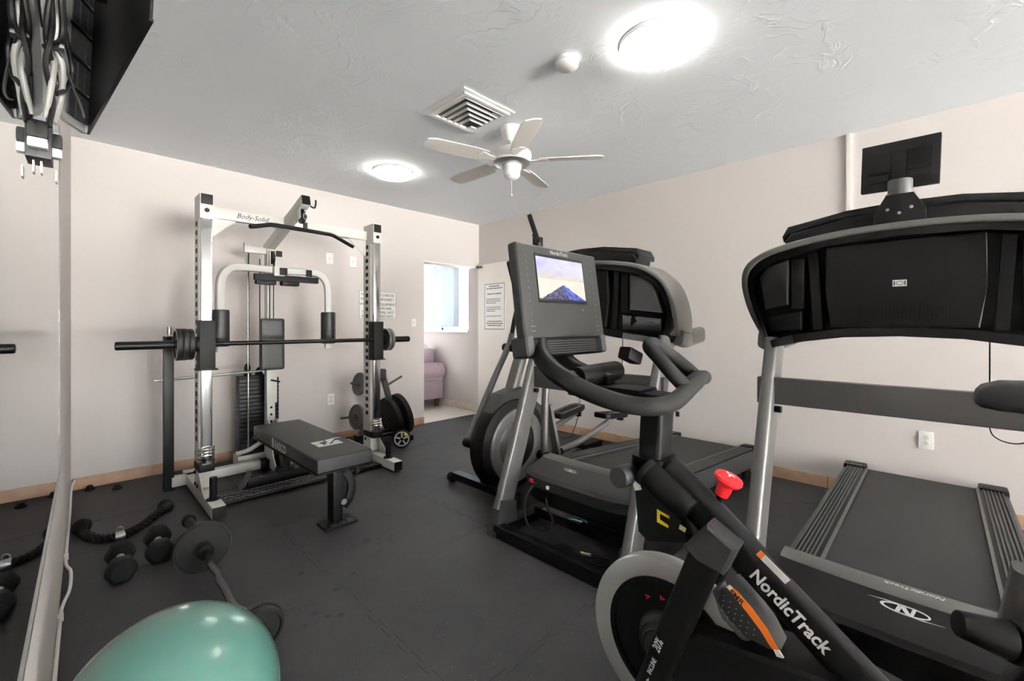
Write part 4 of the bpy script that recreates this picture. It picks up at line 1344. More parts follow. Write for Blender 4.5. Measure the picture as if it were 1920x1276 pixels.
    # upper tray behind the arch
    tray = [(-.335, 1.50), (.335, 1.50), (.345, 1.555), (.325, 1.585), (.15, 1.612), (0, 1.616), (-.15, 1.612), (-.325, 1.585), (-.345, 1.555)]
    MB().prism(tray, (2.0, yc, 0), (0, 1, 0), (0, 0, 1), .15, .012, 3).build('upper_tray', M_BLACK, root)
    lid = [(-.35, 1.555), (-.33, 1.592), (-.15, 1.622), (0, 1.628), (.15, 1.622), (.33, 1.592), (.35, 1.555), (.355, 1.575), (.335, 1.612), (.15, 1.642), (0, 1.648), (-.15, 1.642), (-.335, 1.612), (-.355, 1.575)]
    MB().prism(lid, (2.005, yc, 0), (0, 1, 0), (0, 0, 1), .17, .005).build('tray_lid', M_SATIN, root)
    sc_ = MB()
    for dy in (-.25, -.14, .17, .27):
        sc_.cyl((1.997, yc + dy, 1.565), (2.001, yc + dy, 1.565), .006, n=10)
    sc_.build('tray_screws', M_DARK, root)
    MB().box((2.05, yc - .14, 1.645), (.02, .04, .004)).build('status_window', M_PAPER, root)
    if monitor:
        MB().prism([(-.065, 1.545), (.065, 1.545), (.065, 1.605), (.035, 1.662), (-.035, 1.662), (-.065, 1.605)], (1.945, yc, 0), (0, 1, 0), (0, 0, 1), .055, .006).build('monitor_bracket', M_SATIN, root)
        bs = MB()
        for a, b in ((-.03, 1.612), (.03, 1.612), (0, 1.597)):
            bs.cyl((1.942, yc + a, b), (1.947, yc + a, b), .005, n=10)
        bs.build('bracket_screws', M_BRUSHED, root)
        MB().cyl((1.985, yc, 1.655), (1.985, yc, 1.715), .033, n=24, bev=.003).cyl((1.985, yc, 1.655), (1.985, yc, 1.67), .038, n=24).build('monitor_neck', M_MID, root)
        a1 = V((math.sin(.05), math.cos(.05), .03)).normalized()
        n1 = V((0, 0, 1)).cross(a1).normalized()
        z1 = a1.cross(n1).normalized()
        if z1.z < 0:
            z1 = -z1
        if n1.x > 0:
            n1 = -n1
        c = V((2.015, yc + .003, 1.775))
        mon = MB().box(c, (.205, .022, .165), (a1, n1, z1), .004).build('monitor', M_SATIN, root)
        bk = MB()
        bk.box(c + n1 * .012 - a1 * .053 + z1 * .012, (.062, .006, .07), (a1, n1, z1), .002)
        bk.box(c + n1 * .012 + a1 * .053 + z1 * .012, (.062, .006, .07), (a1, n1, z1), .002)
        bk.box(c + n1 * .012 + a1 * .055 - z1 * .042, (.058, .008, .022), (a1, n1, z1), .003)
        bk.box(c + n1 * .012 - a1 * .055 - z1 * .042, (.058, .008, .022), (a1, n1, z1), .003)
        bk.box(c + n1 * .012 - z1 * .0, (.04, .007, .10), (a1, n1, z1), .002)
        bk.build('back_cover', M_BLACK, mon)
        MB().box(c - n1 * .0115, (.185, .001, .145), (a1, n1, z1)).build('screen', M_GLOSS, mon)
    # deck: belly, hood, trim, belt, side rails, end caps
    prof = [(1.90, .055), (1.885, .15), (1.90, .195), (2.14, .235), (2.14, .055)]
    def plan(w, x0):                       # bowed hood front in plan
        return [(x0 + .07 * (dy / w) ** 2, dy) for dy in [w * (k / 8 - 1) for k in range(17)]]
    hm = MB()
    NY = 17
    rows = []
    for k in range(NY):
        f = k / 8 - 1
        dy = .385 * f
        sh = .085 * abs(f) ** 5
        rows.append([hm.bm.verts.new(T(x + (sh if x < 2.1 else 0), dy, z)) for x, z in [(1.885, .130), (1.875, .185), (1.89, .205), (1.93, .218), (2.12, .250), (2.13, .130)]])
    for A, B in zip(rows[:-1], rows[1:]):
        for i in range(6):
            hm.bm.faces.new((A[i], A[(i + 1) % 6], B[(i + 1) % 6], B[i]))
    hm.bm.faces.new(rows[0][::-1]); hm.bm.faces.new(rows[-1])
    hood = hm.build('motor_hood', hood_mat, root, angle=22)
    bm_ = MB()
    rows = []
    for k in range(NY):
        f = k / 8 - 1
        dy = .37 * f
        sh = .085 * abs(f) ** 5
        rows.append([bm_.bm.verts.new(T(x + (sh if x < 2.1 else 0), dy, z)) for x, z in [(1.93, .035), (1.895, .06), (1.89, .128), (2.18, .128), (2.18, .05)]])
    for A, B in zip(rows[:-1], rows[1:]):
        for i in range(5):
            bm_.bm.faces.new((A[i], A[(i + 1) % 5], B[(i + 1) % 5], B[i]))
    bm_.bm.faces.new(rows[0][::-1]); bm_.bm.faces.new(rows[-1])
    bm_.build('motor_belly', M_BLACK, root, angle=50)
    trm = MB()
    rows = []
    for k in range(NY):
        f = k / 8 - 1
        dy = .385 * f
        bow = -.02 * (1 - f * f)
        rows.append([trm.bm.verts.new(T(x + bow, dy, z)) for x, z in [(2.10, .236), (2.115, .256), (2.185, .262), (2.20, .245), (2.20, .22), (2.10, .22)]])
    for A, B in zip(rows[:-1], rows[1:]):
        for i in range(6):
            trm.bm.faces.new((A[i], A[(i + 1) % 6], B[(i + 1) % 6], B[i]))
    trm.bm.faces.new(rows[0][::-1]); trm.bm.faces.new(rows[-1])
    trim = trm.build('hood_trim', M_TRIM, root, angle=50)
    mir = -1
    text('NordicTrack', .026, T(2.152, -.113, .2607), (0, 1, 0), -ux, M_LOGO, trim, shear=.3, sx=1.2, ext=.0004) if monitor else None
    # swoosh emblem on the hood
    eo = T(1.995, -.01 if monitor else .12, .2305 if monitor else .2295)
    hn_ = V((-.032 / .19, 0, 1)).normalized()
    hu = V((0, -1, 0))
    hv = (T(2.12, 0, .250) - T(1.93, 0, .218)).normalized()
    eo = (T(1.93, 0, .218) + T(2.12, 0, .250)) / 2 + V((0, 0, .0008))
    eo.y = yc + (-.01 if monitor else .10)
    es = 1.0 if monitor else .62
    emb = MB()
    ell = [(.066 * math.cos(2 * PI * k / 28), .026 * math.sin(2 * PI * k / 28)) for k in range(28)]
    ell2 = [(.058 * math.cos(2 * PI * k / 28) + .002, .019 * math.sin(2 * PI * k / 28)) for k in range(28)]
    emb.ring([(a * es, b * es) for a, b in ell], [(a * es, b * es) for a, b in ell2], eo, hu, hv, .001)
    for poly in ([(-.026, -.022), (-.014, -.022), (-.006, .02), (-.018, .02)], [(-.016, .022), (.0, .022), (.018, -.022), (.004, -.022)],
                 [(.012, -.022), (.022, -.022), (.030, .022), (.020, .022)], [(-.10, .018), (-.05, .026), (-.02, .026), (-.05, .022)], [(.10, -.018), (.05, -.026), (.02, -.026), (.05, -.022)]):
        emb.prism([(a * es, b * es) for a, b in poly], eo, hu, hv, .001)
    emb.build('hood_emblem', M_LOGO, hood)
    MB().prism([(2.14, .215), (3.90, .215), (3.93, .195), (3.93, .165), (2.14, .165)], (0, yc + .265, 0), (1, 0, 0), (0, 0, 1), .53) if False else None
    bl = MB()
    bl.prism([(0, 0), (1.74, 0), (1.78, -.02), (1.78, -.06), (0, -.06)], T(2.15, .262, .222), ux, uz, .524, .0)
    bl.build('running_belt', M_BELT, root)
    for s in (-1, 1):
        rail = MB()
        a, b = T(2.19, s * .315, .222), T(3.88, s * .315, .222)
        rail.beam(a, b, .105, .03, up=uz, bev=.004)
        r_ob = rail.build('side_rail', M_BLACK, root)
        rb2 = MB()
        for k in range(6):
            dy = s * (.285 + k * .015)
            rb2.beam(T(2.21, dy, .239), T(3.83, dy, .239), .007, .006, up=uz)
        rb2.build('rail_ribs', M_CHAR, r_ob)
        MB().beam(T(2.19, s * .259, .232), T(3.85, s * .259, .232), .012, .012, up=uz).build('rail_edge', M_MID, r_ob)
        MB().beam(T(2.14, s * .375, .165), T(3.88, s * .375, .165), .02, .12, up=uz, bev=.006).build('side_skirt', M_CHAR, root)
        ec = MB().beam(T(3.83, s * .327, .185), T(3.95, s * .327, .185), .125, .13, up=uz, bev=.018).build('end_cap', M_BLACK, root)
        text('NordicTrack', .018, T(3.85, s * .327 + .055, .2506), (0, -1, 0), ux, M_LOGO, ec, sx=1.0, ext=.0003, shear=.2) if s > 0 else None
    MB().cyl(T(3.875, -.26, .18), T(3.875, .26, .18), .035, n=20).build('rear_roller', M_BELT, root)
    MB().span((2.70, yc - .25, .06), (2.76, yc + .25, .15)).build('deck_beam', M_SATIN, root)
    for s in (-1, 1):
        MB().cyl((3.78, yc + s * .33, .0), (3.78, yc + s * .33, .115), .03, n=14).build('rear_foot', M_RUBBER, root)
    # safety key cord
    kx, ky = 2.145, yc - (.215 if monitor else .18)
    cd_ = MB()
    if monitor:
        cd_.tube([(kx, ky, 1.2), (kx, ky, 1.0), (kx + .005, ky, .88), (kx, ky - .02, .845), (kx, ky - .06, .838), (kx, ky - .085, .86), (kx, ky - .09, .93), (kx, ky - .08, 1.2)], .0022, 6, sm=6)
    else:
        cd_.tube([(kx, ky, 1.2), (kx, ky, 1.1), (kx, ky + .002, 1.0)], .0022, 6, sm=4)
    cd_.build('safety_cord', M_INK, root)
    return root

tmA = treadmill(1.43, math.radians(4.6), 'black treadmill behind the bike screen, deck raised toward us', False, M_CHAR)  # light put into the colour: charcoal for a black hood that looks greyer lit
tmB = treadmill(.095, 0.0, 'black treadmill with a monitor on top, nearest to the camera at right', True, M_BLACK)

# power inlet and stickers on the far treadmill
hood_x = 1.905
MB().span((1.868, 1.668, .315), (1.874, 1.695, .335), .001).build('power_switch', M_RED, tmA)
MB().cyl((1.868, 1.56, .315), (1.873, 1.56, .315), .011, n=18).build('round_sticker', M_PAPER, tmA)

pc1 = thing('power_cord', 'black treadmill power cord looping down from its red switch to the floor', 'cord', (1.8, 1.6, 0))
MB().tube([(1.88, 1.64, .32), (1.83, 1.64, .31), (1.80, 1.655, .26), (1.795, 1.665, .18), (1.81, 1.65, .10), (1.85, 1.60, .075), (1.88, 1.55, .09), (1.89, 1.54, .14), (1.885, 1.57, .19), (1.90, 1.60, .24)], .007, 8, sm=7).build('cord', M_RUBBER, pc1)
MB().cyl((1.875, 1.64, .318), (1.835, 1.64, .312), .013, n=12).build('plug', M_BLACK, pc1)
pc2 = thing('power_cord', 'tangle of black adapter cords on the floor inside the treadmill frame', 'cord', (1.88, 1.3, 0))
MB().tube([(1.82, 1.62, .02), (1.84, 1.54, .012), (1.90, 1.46, .012), (1.86, 1.38, .014), (1.92, 1.30, .012), (1.93, 1.20, .012), (1.86, 1.14, .015), (1.82, 1.20, .014), (1.87, 1.28, .013), (1.95, 1.24, .013), (1.96, 1.12, .012)], .006, 8, sm=7).build('cord', M_RUBBER, pc2)
MB().tube([(1.80, 1.30, .02), (1.85, 1.24, .018), (1.90, 1.16, .02), (1.84, 1.09, .02), (1.80, 1.14, .02), (1.84, 1.22, .022), (1.92, 1.1, .02)], .005, 8, sm=7).build('cord', M_BLACK, pc2)
MB().box((1.87, 1.43, .02), (.035, .085, .028), bev=.008).build('adapter', M_RUBBER, pc2)
MB().box((1.845, 1.285, .055), (.003, .05, .03), (V((.6, .3, .7)).normalized(), V((-.45, .89, 0)), V((-.6, -.3, .7)).normalized())).build('warning_tag', M_PAPER, pc2)
MB().box((1.842, 1.305, .055), (.0036, .018, .03), (V((.6, .3, .7)).normalized(), V((-.45, .89, 0)), V((-.6, -.3, .7)).normalized())).build('orange_band', M_ORANGE, pc2)
bg_ = thing('plastic_wrapper', 'crumpled blue and clear wrapper on the rail under the far treadmill', 'wrapper', (2.04, 1.47, .1))
w_ = MB().tube([(2.03, 1.53, .108), (2.02, 1.50, .125), (2.03, 1.46, .132), (2.045, 1.43, .115), (2.05, 1.42, .105)], .006, 8, sm=5)
w_.build('wrapper_fold', mat('blue_film', (60, 140, 190), 0.2), bg_)
MB().tube([(2.02, 1.52, .107), (2.015, 1.48, .118), (2.03, 1.44, .112)], .005, 8, sm=5).build('wrapper_edge', M_PAPER, bg_)

# ------------------------------------------------------------------ elliptical trainer
el = thing('elliptical_trainer', 'grey and black elliptical trainer against the right wall, farthest machine back', 'elliptical', (2.7, 2.38, 0))
EC = V((2.36, 2.30, .325))
MB().lathe([(0, -.03), (.30, -.03), (.335, -.02), (.345, 0), (.345, .10), (.33, .125), (.29, .135), (0, .135)], EC, (0, 1, 0), 56).build('flywheel_cover', M_BLACK, el)
MB().lathe([(.185, -.030), (.27, -.030), (.275, -.034), (.272, -.048), (.262, -.052), (.195, -.046), (.187, -.040)], EC, (0, 1, 0), 56, close=True).build('cover_ring', M_TRIM, el)
MB().lathe([(0, -.036), (.17, -.036), (.18, -.031), (0, -.031)], EC, (0, 1, 0), 48).build('cover_disc', M_CHAR, el)
MB().prism([(2.13, .58), (2.24, .71), (2.44, .75), (2.52, .66), (2.70, .56), (2.74, .45), (2.55, .50), (2.36, .60)], (0, 2.42, 0), (1, 0, 0), (0, 0, 1), .13, .02, 3).build('top_shroud', M_CHAR, el)
MB().prism([(2.60, .50), (2.70, .46), (2.76, .06), (2.55, .06)], (0, 2.40, 0), (1, 0, 0), (0, 0, 1), .10, .015, 2).build('rear_shroud', M_BLACK, el)
MB().rtube([(2.38, 2.37, .66), (2.50, 2.37, .95), (2.58, 2.37, 1.10), (2.60, 2.37, 1.55)], .10, .07, up=(1, 0, 0), sm=4, rnd=.02).build('mast', M_GREY, el)
cs = MB().box((2.60, 2.37, 1.62), (.10, .34, .30), (V((.94, 0, .34)), V((0, 1, 0)), V((-.34, 0, .94))), .03, 3).build('console', M_BLACK, el)
a1, z1 = V((.78, .62, 0)).normalized(), V((-.20, .25, .95)).normalized()
n1 = a1.cross(z1).normalized()
z1 = n1.cross(a1).normalized()
tb = MB().box((2.515, 2.235, 1.965), (.16, .034, .20), (a1, n1, z1), .005).build('tablet', M_BLACK, el)
MB().box(V((2.515, 2.235, 1.965)) + n1 * .0172, (.145, .002, .18), (a1, n1, z1)).build('screen', M_GLOSS, tb)
MB().cyl((2.60, 2.27, 1.845), (2.60, 2.27, 1.915), .042, n=20, bev=.004).cyl((2.60, 2.27, 1.70), (2.60, 2.27, 1.85), .02, n=14).beam((2.60, 2.27, 1.90), (2.535, 2.25, 1.93), .03, .03).build('tablet_mount', M_SATIN, el)
for s, y in ((1, 2.575), (-1, 2.10)):
    if s > 0:
        MB().tube([(2.62, y, 1.15), (2.58, y, 1.05), (2.42, y, .80), (2.30, y, .60), (2.24, y, .50)], .026, 14, sm=5).build('swing_arm', M_TRIM, el)
        MB().tube([(2.24, y, .52), (2.17, y - .02, .42), (2.09, y - .05, .33)], .024, 12, sm=4).build('lower_arm', M_GREY, el)
        MB().cyl((2.10, y - .12, .34), (2.10, y - .02, .34), .035, n=20, bev=.004).build('arm_joint', M_BLACK, el)
    else:
        MB().tube([(2.62, y, 1.15), (2.55, y, 1.0), (2.50, y, .78), (2.485, y, .5), (2.48, y, .27)], .028, 14, sm=5).build('swing_arm', M_GREY, el)
        MB().beam((2.55, y + .02, .62), (2.66, y + .02, .22), .03, .06, up=(0, 1, 0)).build('lower_arm', M_TRIM, el)
        MB().cyl((2.48, y - .03, .25), (2.48, y + .05, .25), .035, n=20, bev=.004).build('arm_joint', M_BLACK, el)
    MB().cyl((2.60, y - .07, 1.035), (2.60, y + .07 if s > 0 else y + .2, 1.035), .035, n=20, bev=.006).build('pivot_cap', M_BLACK, el)
    MB().tube([(2.62, y, 1.15), (2.66, y, 1.30), (2.72, y, 1.42), (2.80, y - s * .04, 1.46)], .02, 12, sm=5).build('hand_grip', M_FOAM, el)
for y, x, z, ti in ((2.52, 3.33, .385, .12), (2.16, 3.51, .375, -.10)):
    u_ = V((math.cos(ti), 0, math.sin(ti)))
    n_ = V((-u_.z, 0, u_.x))
    pd = MB().prism([(-.19, -.06), (-.16, -.085), (.12, -.085), (.19, -.06), (.20, .05), (.14, .085), (-.16, .085), (-.19, .06)], V((x, y, z)) , u_, V((0, 1, 0)), .045, .012, 3).build('pedal', M_BLACK, el)
    rg = MB()
    pp = [(-.15, -.055), (.10, -.062), (.15, -.04), (.15, .04), (.10, .062), (-.15, .055)]
    rg.ring(pp, inset(pp, .014), V((x, y, z)) + n_ * .046, u_, V((0, 1, 0)), .003)
    rg.build('pedal_pad', M_TRIM, pd)
    tg = MB()
    for k in range(7):
        tg.box(V((x, y, z)) + n_ * .046 + u_ * (-.11 + k * .035), (.006, .09, .004), (u_, V((0, 1, 0)), n_))
    tg.build('pedal_tread', M_CHAR, pd)
    MB().span((x + .13, y - .03, z - .05), (x + .17, y + .03, z + .01), .004).build('pedal_bracket', M_SATIN, el)
MB().tube([(2.66, 2.15, .225), (2.98, 2.15, .245), (3.28, 2.15, .31), (3.56, 2.15, .375)], .026, 12, sm=4).build('pedal_rail', M_TRIM, el)
MB().tube([(2.66, 2.52, .24), (2.98, 2.52, .27), (3.28, 2.52, .33), (3.45, 2.52, .375)], .026, 12, sm=4).build('pedal_rail', M_TRIM, el)
MB().cyl((2.70, 2.12, .22), (2.70, 2.18, .22), .04, n=18, bev=.004).build('crank_hub', M_BLACK, el)
MB().beam((2.14, 2.37, .075), (3.60, 2.37, .06), .07, .06, bev=.006).build('main_beam', M_SATIN, el)
stb = MB().beam((2.115, 2.70, .055), (2.125, 2.04, .055), .075, .055, bev=.008).build('front_stabilizer', M_SATIN, el)
for y in (2.71, 2.035):
    MB().cyl((2.095, y - .025, .04), (2.095, y + .025, .04), .038, n=18, bev=.006).build('transport_wheel', M_RUBBER, el)
MB().beam((3.60, 2.62, .04), (3.60, 2.12, .04), .07, .05, bev=.008).build('rear_stabilizer', M_SATIN, el)
MB().span((3.30, 2.30, .05), (3.58, 2.44, .13), .02, 3).build('incline_motor', M_BLACK, el)
MB().cyl((3.34, 2.26, .055), (3.34, 2.30, .055), .05, n=18, bev=.004).build('roller', M_RUBBER, el)
cw2 = thing('power_cord', 'thin grey cord looping down the right wall behind the elliptical', 'cord', (3.9, 2.88, .3))
MB().tube([(3.985, 2.93, .72), (3.96, 2.91, .62), (3.95, 2.86, .74), (3.93, 2.82, .60), (3.90, 2.80, .35), (3.86, 2.82, .14), (3.80, 2.86, .02), (3.74, 2.95, .012), (3.70, 3.05, .012)], .006, 8, sm=6).build('cord', M_MID, cw2)
MB().box((3.985, 2.93, .72), (.03, .03, .04), bev=.004).build('plug', M_BLACK, cw2)

# ------------------------------------------------------------------ studio bike in the foreground
bk = thing('exercise_bike', 'black studio bike with screen, silver flywheel and a red brake knob, foreground', 'exercise bike', (1.10, .2, 0))
BX = 1.10
def P(y, z, x=BX):
    return V((x, y, z))
# flywheel
FC = V((1.112, .509, .387))
MB().lathe([(.165, -.018), (.205, -.024), (.217, -.020), (.220, -.012), (.220, .012), (.217, .020), (.205, .024), (.165, .018)], FC, (1, 0, 0), 72, close=True).build('flywheel_rim', mat('silver_paint', (178, 176, 174), 0.3, 0.3), bk)
MB().lathe([(0, -.010), (.14, -.012), (.167, -.018), (.167, .018), (.14, .012), (0, .010)], FC, (1, 0, 0), 64).build('flywheel_disc', M_DARK, bk)
MB().lathe([(.152, -.022), (.166, -.022), (.168, -.010), (.150, -.010)], FC, (1, 0, 0), 64, close=True).build('flywheel_step', M_BLACK, bk)
hub = MB()
hub.lathe([(0, -.055), (.042, -.055), (.048, -.050), (.052, -.040), (.060, -.038), (.064, -.030), (.072, -.026), (.080, -.012), (.080, .012), (.05, .05), (0, .05)], FC, (1, 0, 0), 40)
hub.build('hub', M_CHAR, bk)
for k in range(2):
    MB().lathe([(.047 + k * .014, -.050 + k * .013), (.050 + k * .014, -.054 + k * .013), (.053 + k * .014, -.050 + k * .013)], FC, (1, 0, 0), 36, close=True).build('hub_ring', M_CHAR, bk)
rd = MB()
for k in range(7):
    a = math.radians(62 + k * 22)
    c = FC + V((-.0135, math.cos(a) * .112 * 1, math.sin(a) * .112))
    e1 = V((0, -math.sin(a), math.cos(a)))
    e2 = V((0, math.cos(a), math.sin(a)))
    rd.ring([(-.007, -.005), (.007, 0), (-.007, .008)], [(-.0045, -.002), (.002, 0), (-.0045, .004)], c, e1, e2, .001)
rd.build('flywheel_marks', M_RED, bk)

# front fork: two blades from the crown to the front foot
for x in (BX - .061, BX + .061):
    MB().rtube([P(.375, .715, x), P(.43, .565, x), P(.513, .333, x), P(.585, .13, x), P(.605, .07, x)], .038, .072, up=(0, 1, .3), sm=4, rnd=.012).build('fork_blade', M_BLACK, bk)
fdir = (P(.43, .565) - P(.513, .333)).normalized()
fdn = V((0, -fdir.z, fdir.y))
fdn = fdn if V((1, 0, 0)).dot(fdir.cross(fdn)) < 0 else -fdn
fork_l = [o for o in bk.children if o.name.startswith('fork_blade')][0]
fx0 = BX - .061 - .0195
text('INCLINE', .017, P(.515, .345, fx0), fdir, fdn, M_LOGO, fork_l, sx=.75, ext=.0004)
text('20%', .030, P(.4935, .410, fx0), fdir, fdn, M_LOGO, fork_l, sx=.70, ext=.0004, shear=.2)
tk = MB()
for k in range(3):
    tk.prism([(0, -.004), (.012, 0), (0, .004)], P(.524 + k * .011, .325 - k * .031, fx0), fdir, fdn, .0006)
tk.build('incline_ticks', M_LOGO, fork_l)
MB().prism([(.430, .702), (.375, .772), (.312, .735), (.340, .668), (.395, .676)], (BX - .095, 0, 0), (0, 1, 0), (0, 0, 1), .105, .016, 3).build('fork_crown', M_CHAR, bk)

# handlebar post and head
MB().rtube([P(.545, .83), P(.535, 1.04)], .082, .062, up=(0, 1, 0), rnd=.012).build('handlebar_post', M_SATIN, bk)
bs = MB()
for z in (.985, 1.003):
    bs.cyl(P(.50, z - .0, BX + .03), P(.492, z, BX + .034), .007, n=10)
bs.build('post_screws', M_DARK, bk)
MB().rtube([P(.548, .815), P(.545, .875)], .108, .09, up=(0, 1, 0), rnd=.022).build('post_collar', M_BLACK, bk)
# main strut
MB().rtube([P(.50, .842, BX - .015), P(.31, .690, BX - .015), P(.111, .530, BX - .015), P(-.20, .28, BX - .015)], .045, .074, up=(0, .6, 1), rnd=.014).build('main_strut', M_BLACK, bk)
strut = [o for o in bk.children if o.name.startswith('main_strut')][0]
sdir = (P(.11, .544) - P(.315, .712)).normalized()
sup = V((0, -sdir.z, sdir.y))
if sup.z < 0:
    sup = -sup
SX = BX - .0378
text('NordicTrack', .0395, P(.303, .663, SX), (P(.159, .557) - P(.304, .666)).normalized(), V((0, -.597, .802)), mat('strut_lettering', (222, 221, 218), 0.4), strut, sx=.83, ext=.0005, bold=.0010)
MB().beam(P(.276, .715, SX), P(.228, .679, SX), .0016, .015, up=sup).build('warning_sticker', M_PAPER, strut)
MB().beam(P(.284, .721, SX), P(.275, .7145, SX), .0017, .015, up=sup).build('sticker_head', M_ORANGE, strut)
# sleeve of the head along the strut, with its half round cover
MB().rtube([P(.505, .845, BX - .013), P(.47, .818, BX - .013), P(.40, .762, BX - .013), P(.303, .684, BX - .013)], .062, .088, up=(0, .6, 1), rnd=.026).build('head_sleeve', M_SATIN, bk)
MB().cyl(P(.535, .842, BX - .058), P(.425, .775, BX - .058), .034, n=28, bev=.008).build('side_barrel', M_BLACK, bk)
MB().cyl(P(.546, .849, BX - .058), P(.530, .839, BX - .058), .037, n=28, bev=.003).build('barrel_cap', M_SATIN, bk)
MB().beam(P(.562, .825, BX - .075), P(.548, .800, BX - .082), .010, .016, up=(1, 0, 0)).build('white_clip', M_PAPER, bk)
hs = MB().prism([(.585, .815), (.46, .765), (.44, .685), (.545, .655), (.572, .672)], (BX - .040, 0, 0), (0, 1, 0), (0, 0, 1), .08, .008).build('head_shroud', M_BLACK, bk)
MB().prism([(.518, .748), (.485, .740), (.485, .733), (.510, .739), (.510, .724), (.488, .716), (.488, .709), (.518, .715)], (BX - .0408, 0, 0), (0, 1, 0), (0, 0, 1), .001).build('yellow_arrow', M_YELLOW, hs)
MB().prism([(.458, .728), (.442, .723), (.445, .712), (.461, .716)], (BX - .0408, 0, 0), (0, 1, 0), (0, 0, 1), .001).build('yellow_sticker', mat('yellow_white_print', (224, 214, 130), 0.5), hs)
# height knob on the left of the head
MB().cyl(P(.585, .832, BX - .12), P(.58, .83, BX - .062), .027, n=24, bev=.006).cyl(P(.58, .83, BX - .07), P(.575, .83, BX - .03), .018, n=16).build('height_knob', M_CHAR, bk)
# red brake knob on the strut
ka = V((0, -.36, .93)).normalized()
kb = P(.384, .787)
MB().cyl(kb, kb + ka * .05, .009, n=14).build('brake_stem', M_BLACK, bk)
kn = MB().lathe([(0, .028), (.015, .028), (.017, .042), (.0165, .054), (.029, .064), (.0325, .071), (.031, .078), (.018, .083), (0, .084)], kb, ka, 36).build('brake_knob', M_RED, bk)
kt = kb + ka * .0842
km = MB()
for poly in ([(-.013, -.003), (.005, -.003), (.002, .002), (-.010, .002)], [(-.003, .003), (.003, .003), (.008, .011), (.003, .011)], [(-.003, -.011), (.002, -.011), (.005, -.003), (.0, -.003)]):
    km.prism(poly, kt, V((1, 0, 0)), V((0, .93, .36)), .0006)
km.build('knob_print', M_PAPER, kn)

# resistance cover with the orange band
arc = []
def rp_(r, a):
    return (FC.y + r * math.cos(a), FC.z + r * math.sin(a))
cover = [(.370, .580), (.342, .632), (.324, .624), (.293, .600), (.263, .569), (.240, .530), (.262, .522), (.311, .526), (.342, .550)]
rc = MB().prism(cover, (BX - .045, 0, 0), (0, 1, 0), (0, 0, 1), .06, .006).build('resistance_cover', M_CHAR, bk)
band = [(.3475, .6215), (.3405, .630), (.323, .621), (.293, .597), (.264, .567), (.2425, .532), (.256, .528), (.277, .556), (.304, .583), (.330, .606)]
ob_ = MB().prism([(b[0] * 1.0, b[1]) for b in band], (BX - .0462, 0, 0), (0, 1, 0), (0, 0, 1), .001).build('orange_band', M_ORANGE, rc)
MB().prism([(.3475, .6215), (.3405, .630), (.333, .626), (.338, .617)], (BX - .0468, 0, 0), (0, 1, 0), (0, 0, 1), .0008).build('white_band_end', M_PAPER, rc)
text('SMR', .0165, P(.3425, .6135, BX - .0478), V((0, -.84, -.54)), V((0, -.54, .84)), M_INK, rc, sx=1.1, ext=.0003, bold=.0004)
MB().prism([(.253, .529), (.2425, .532), (.233, .520), (.246, .515)], (BX - .0465, 0, 0), (0, 1, 0), (0, 0, 1), .004).build('band_clip', M_PAPER, rc)
dt = MB()
for i in range(6):
    for j in range(5):
        y, z = .352 - i * .0125 + j * .002, .600 - i * .0095 - j * .0125
        if z > .530 and y > .262:
            dt.cyl(P(y, z, BX - .0458), P(y, z, BX - .0448), .0013, n=6)
dt.build('dot_pattern', M_DIMLOGO, rc)
MB().prism([(.385, .590), (.372, .600), (.345, .545), (.300, .515), (.315, .500), (.365, .535)], (BX - .03, 0, 0), (0, 1, 0), (0, 0, 1), .05, .006).build('inner_guard', M_TRIM, bk)
# drive housing, cranks, pedals
dh = [(.47, .45), (.41, .495), (.147, .530), (-.05, .50), (-.16, .43), (-.22, .35), (-.16, .27), (.10, .24), (.40, .30), (.48, .36)]
MB().prism(dh, (BX - .07, 0, 0), (0, 1, 0), (0, 0, 1), .14, .02, 3).build('drive_housing', M_BLACK, bk)
MB().cyl((BX - .15, .02, .36), (BX + .15, .02, .36), .02, n=16).build('crank_axle', M_BRUSHED, bk)
for s in (-1, 1):
    x = BX + s * .125
    e = V((x, .02 - s * .16, .36 - s * .05 * -1))
    MB().beam((x, .02, .36), e, .018, .035, up=(1, 0, 0), bev=.004).build('crank_arm', M_SATIN, bk)
    pe = MB().box(e + V((s * .07, 0, 0)), (.10, .09, .025), bev=.006).build('pedal', M_BLACK, bk)
# base beams
MB().rtube([P(.62, .075), P(.2, .11), P(-.35, .12), P(-.62, .075)], .09, .06, up=(0, 0, 1), sm=4, rnd=.012).build('base_beam', M_SATIN, bk)
for y in (.64, -.64):
    MB().beam((BX - .27, y, .05), (BX + .27, y, .05), .085, .06, bev=.012).build('stabilizer', M_SATIN, bk)
    for s in (-1, 1):
        MB().cyl((BX + s * .25, y, 0), (BX + s * .25, y, .03), .028, n=14).build('levelling_foot', M_RUBBER, bk)
MB().rtube([P(-.20, .345), P(-.40, .22), P(-.55, .10)], .07, .08, up=(0, .5, 1), rnd=.012).build('rear_leg', M_SATIN, bk)
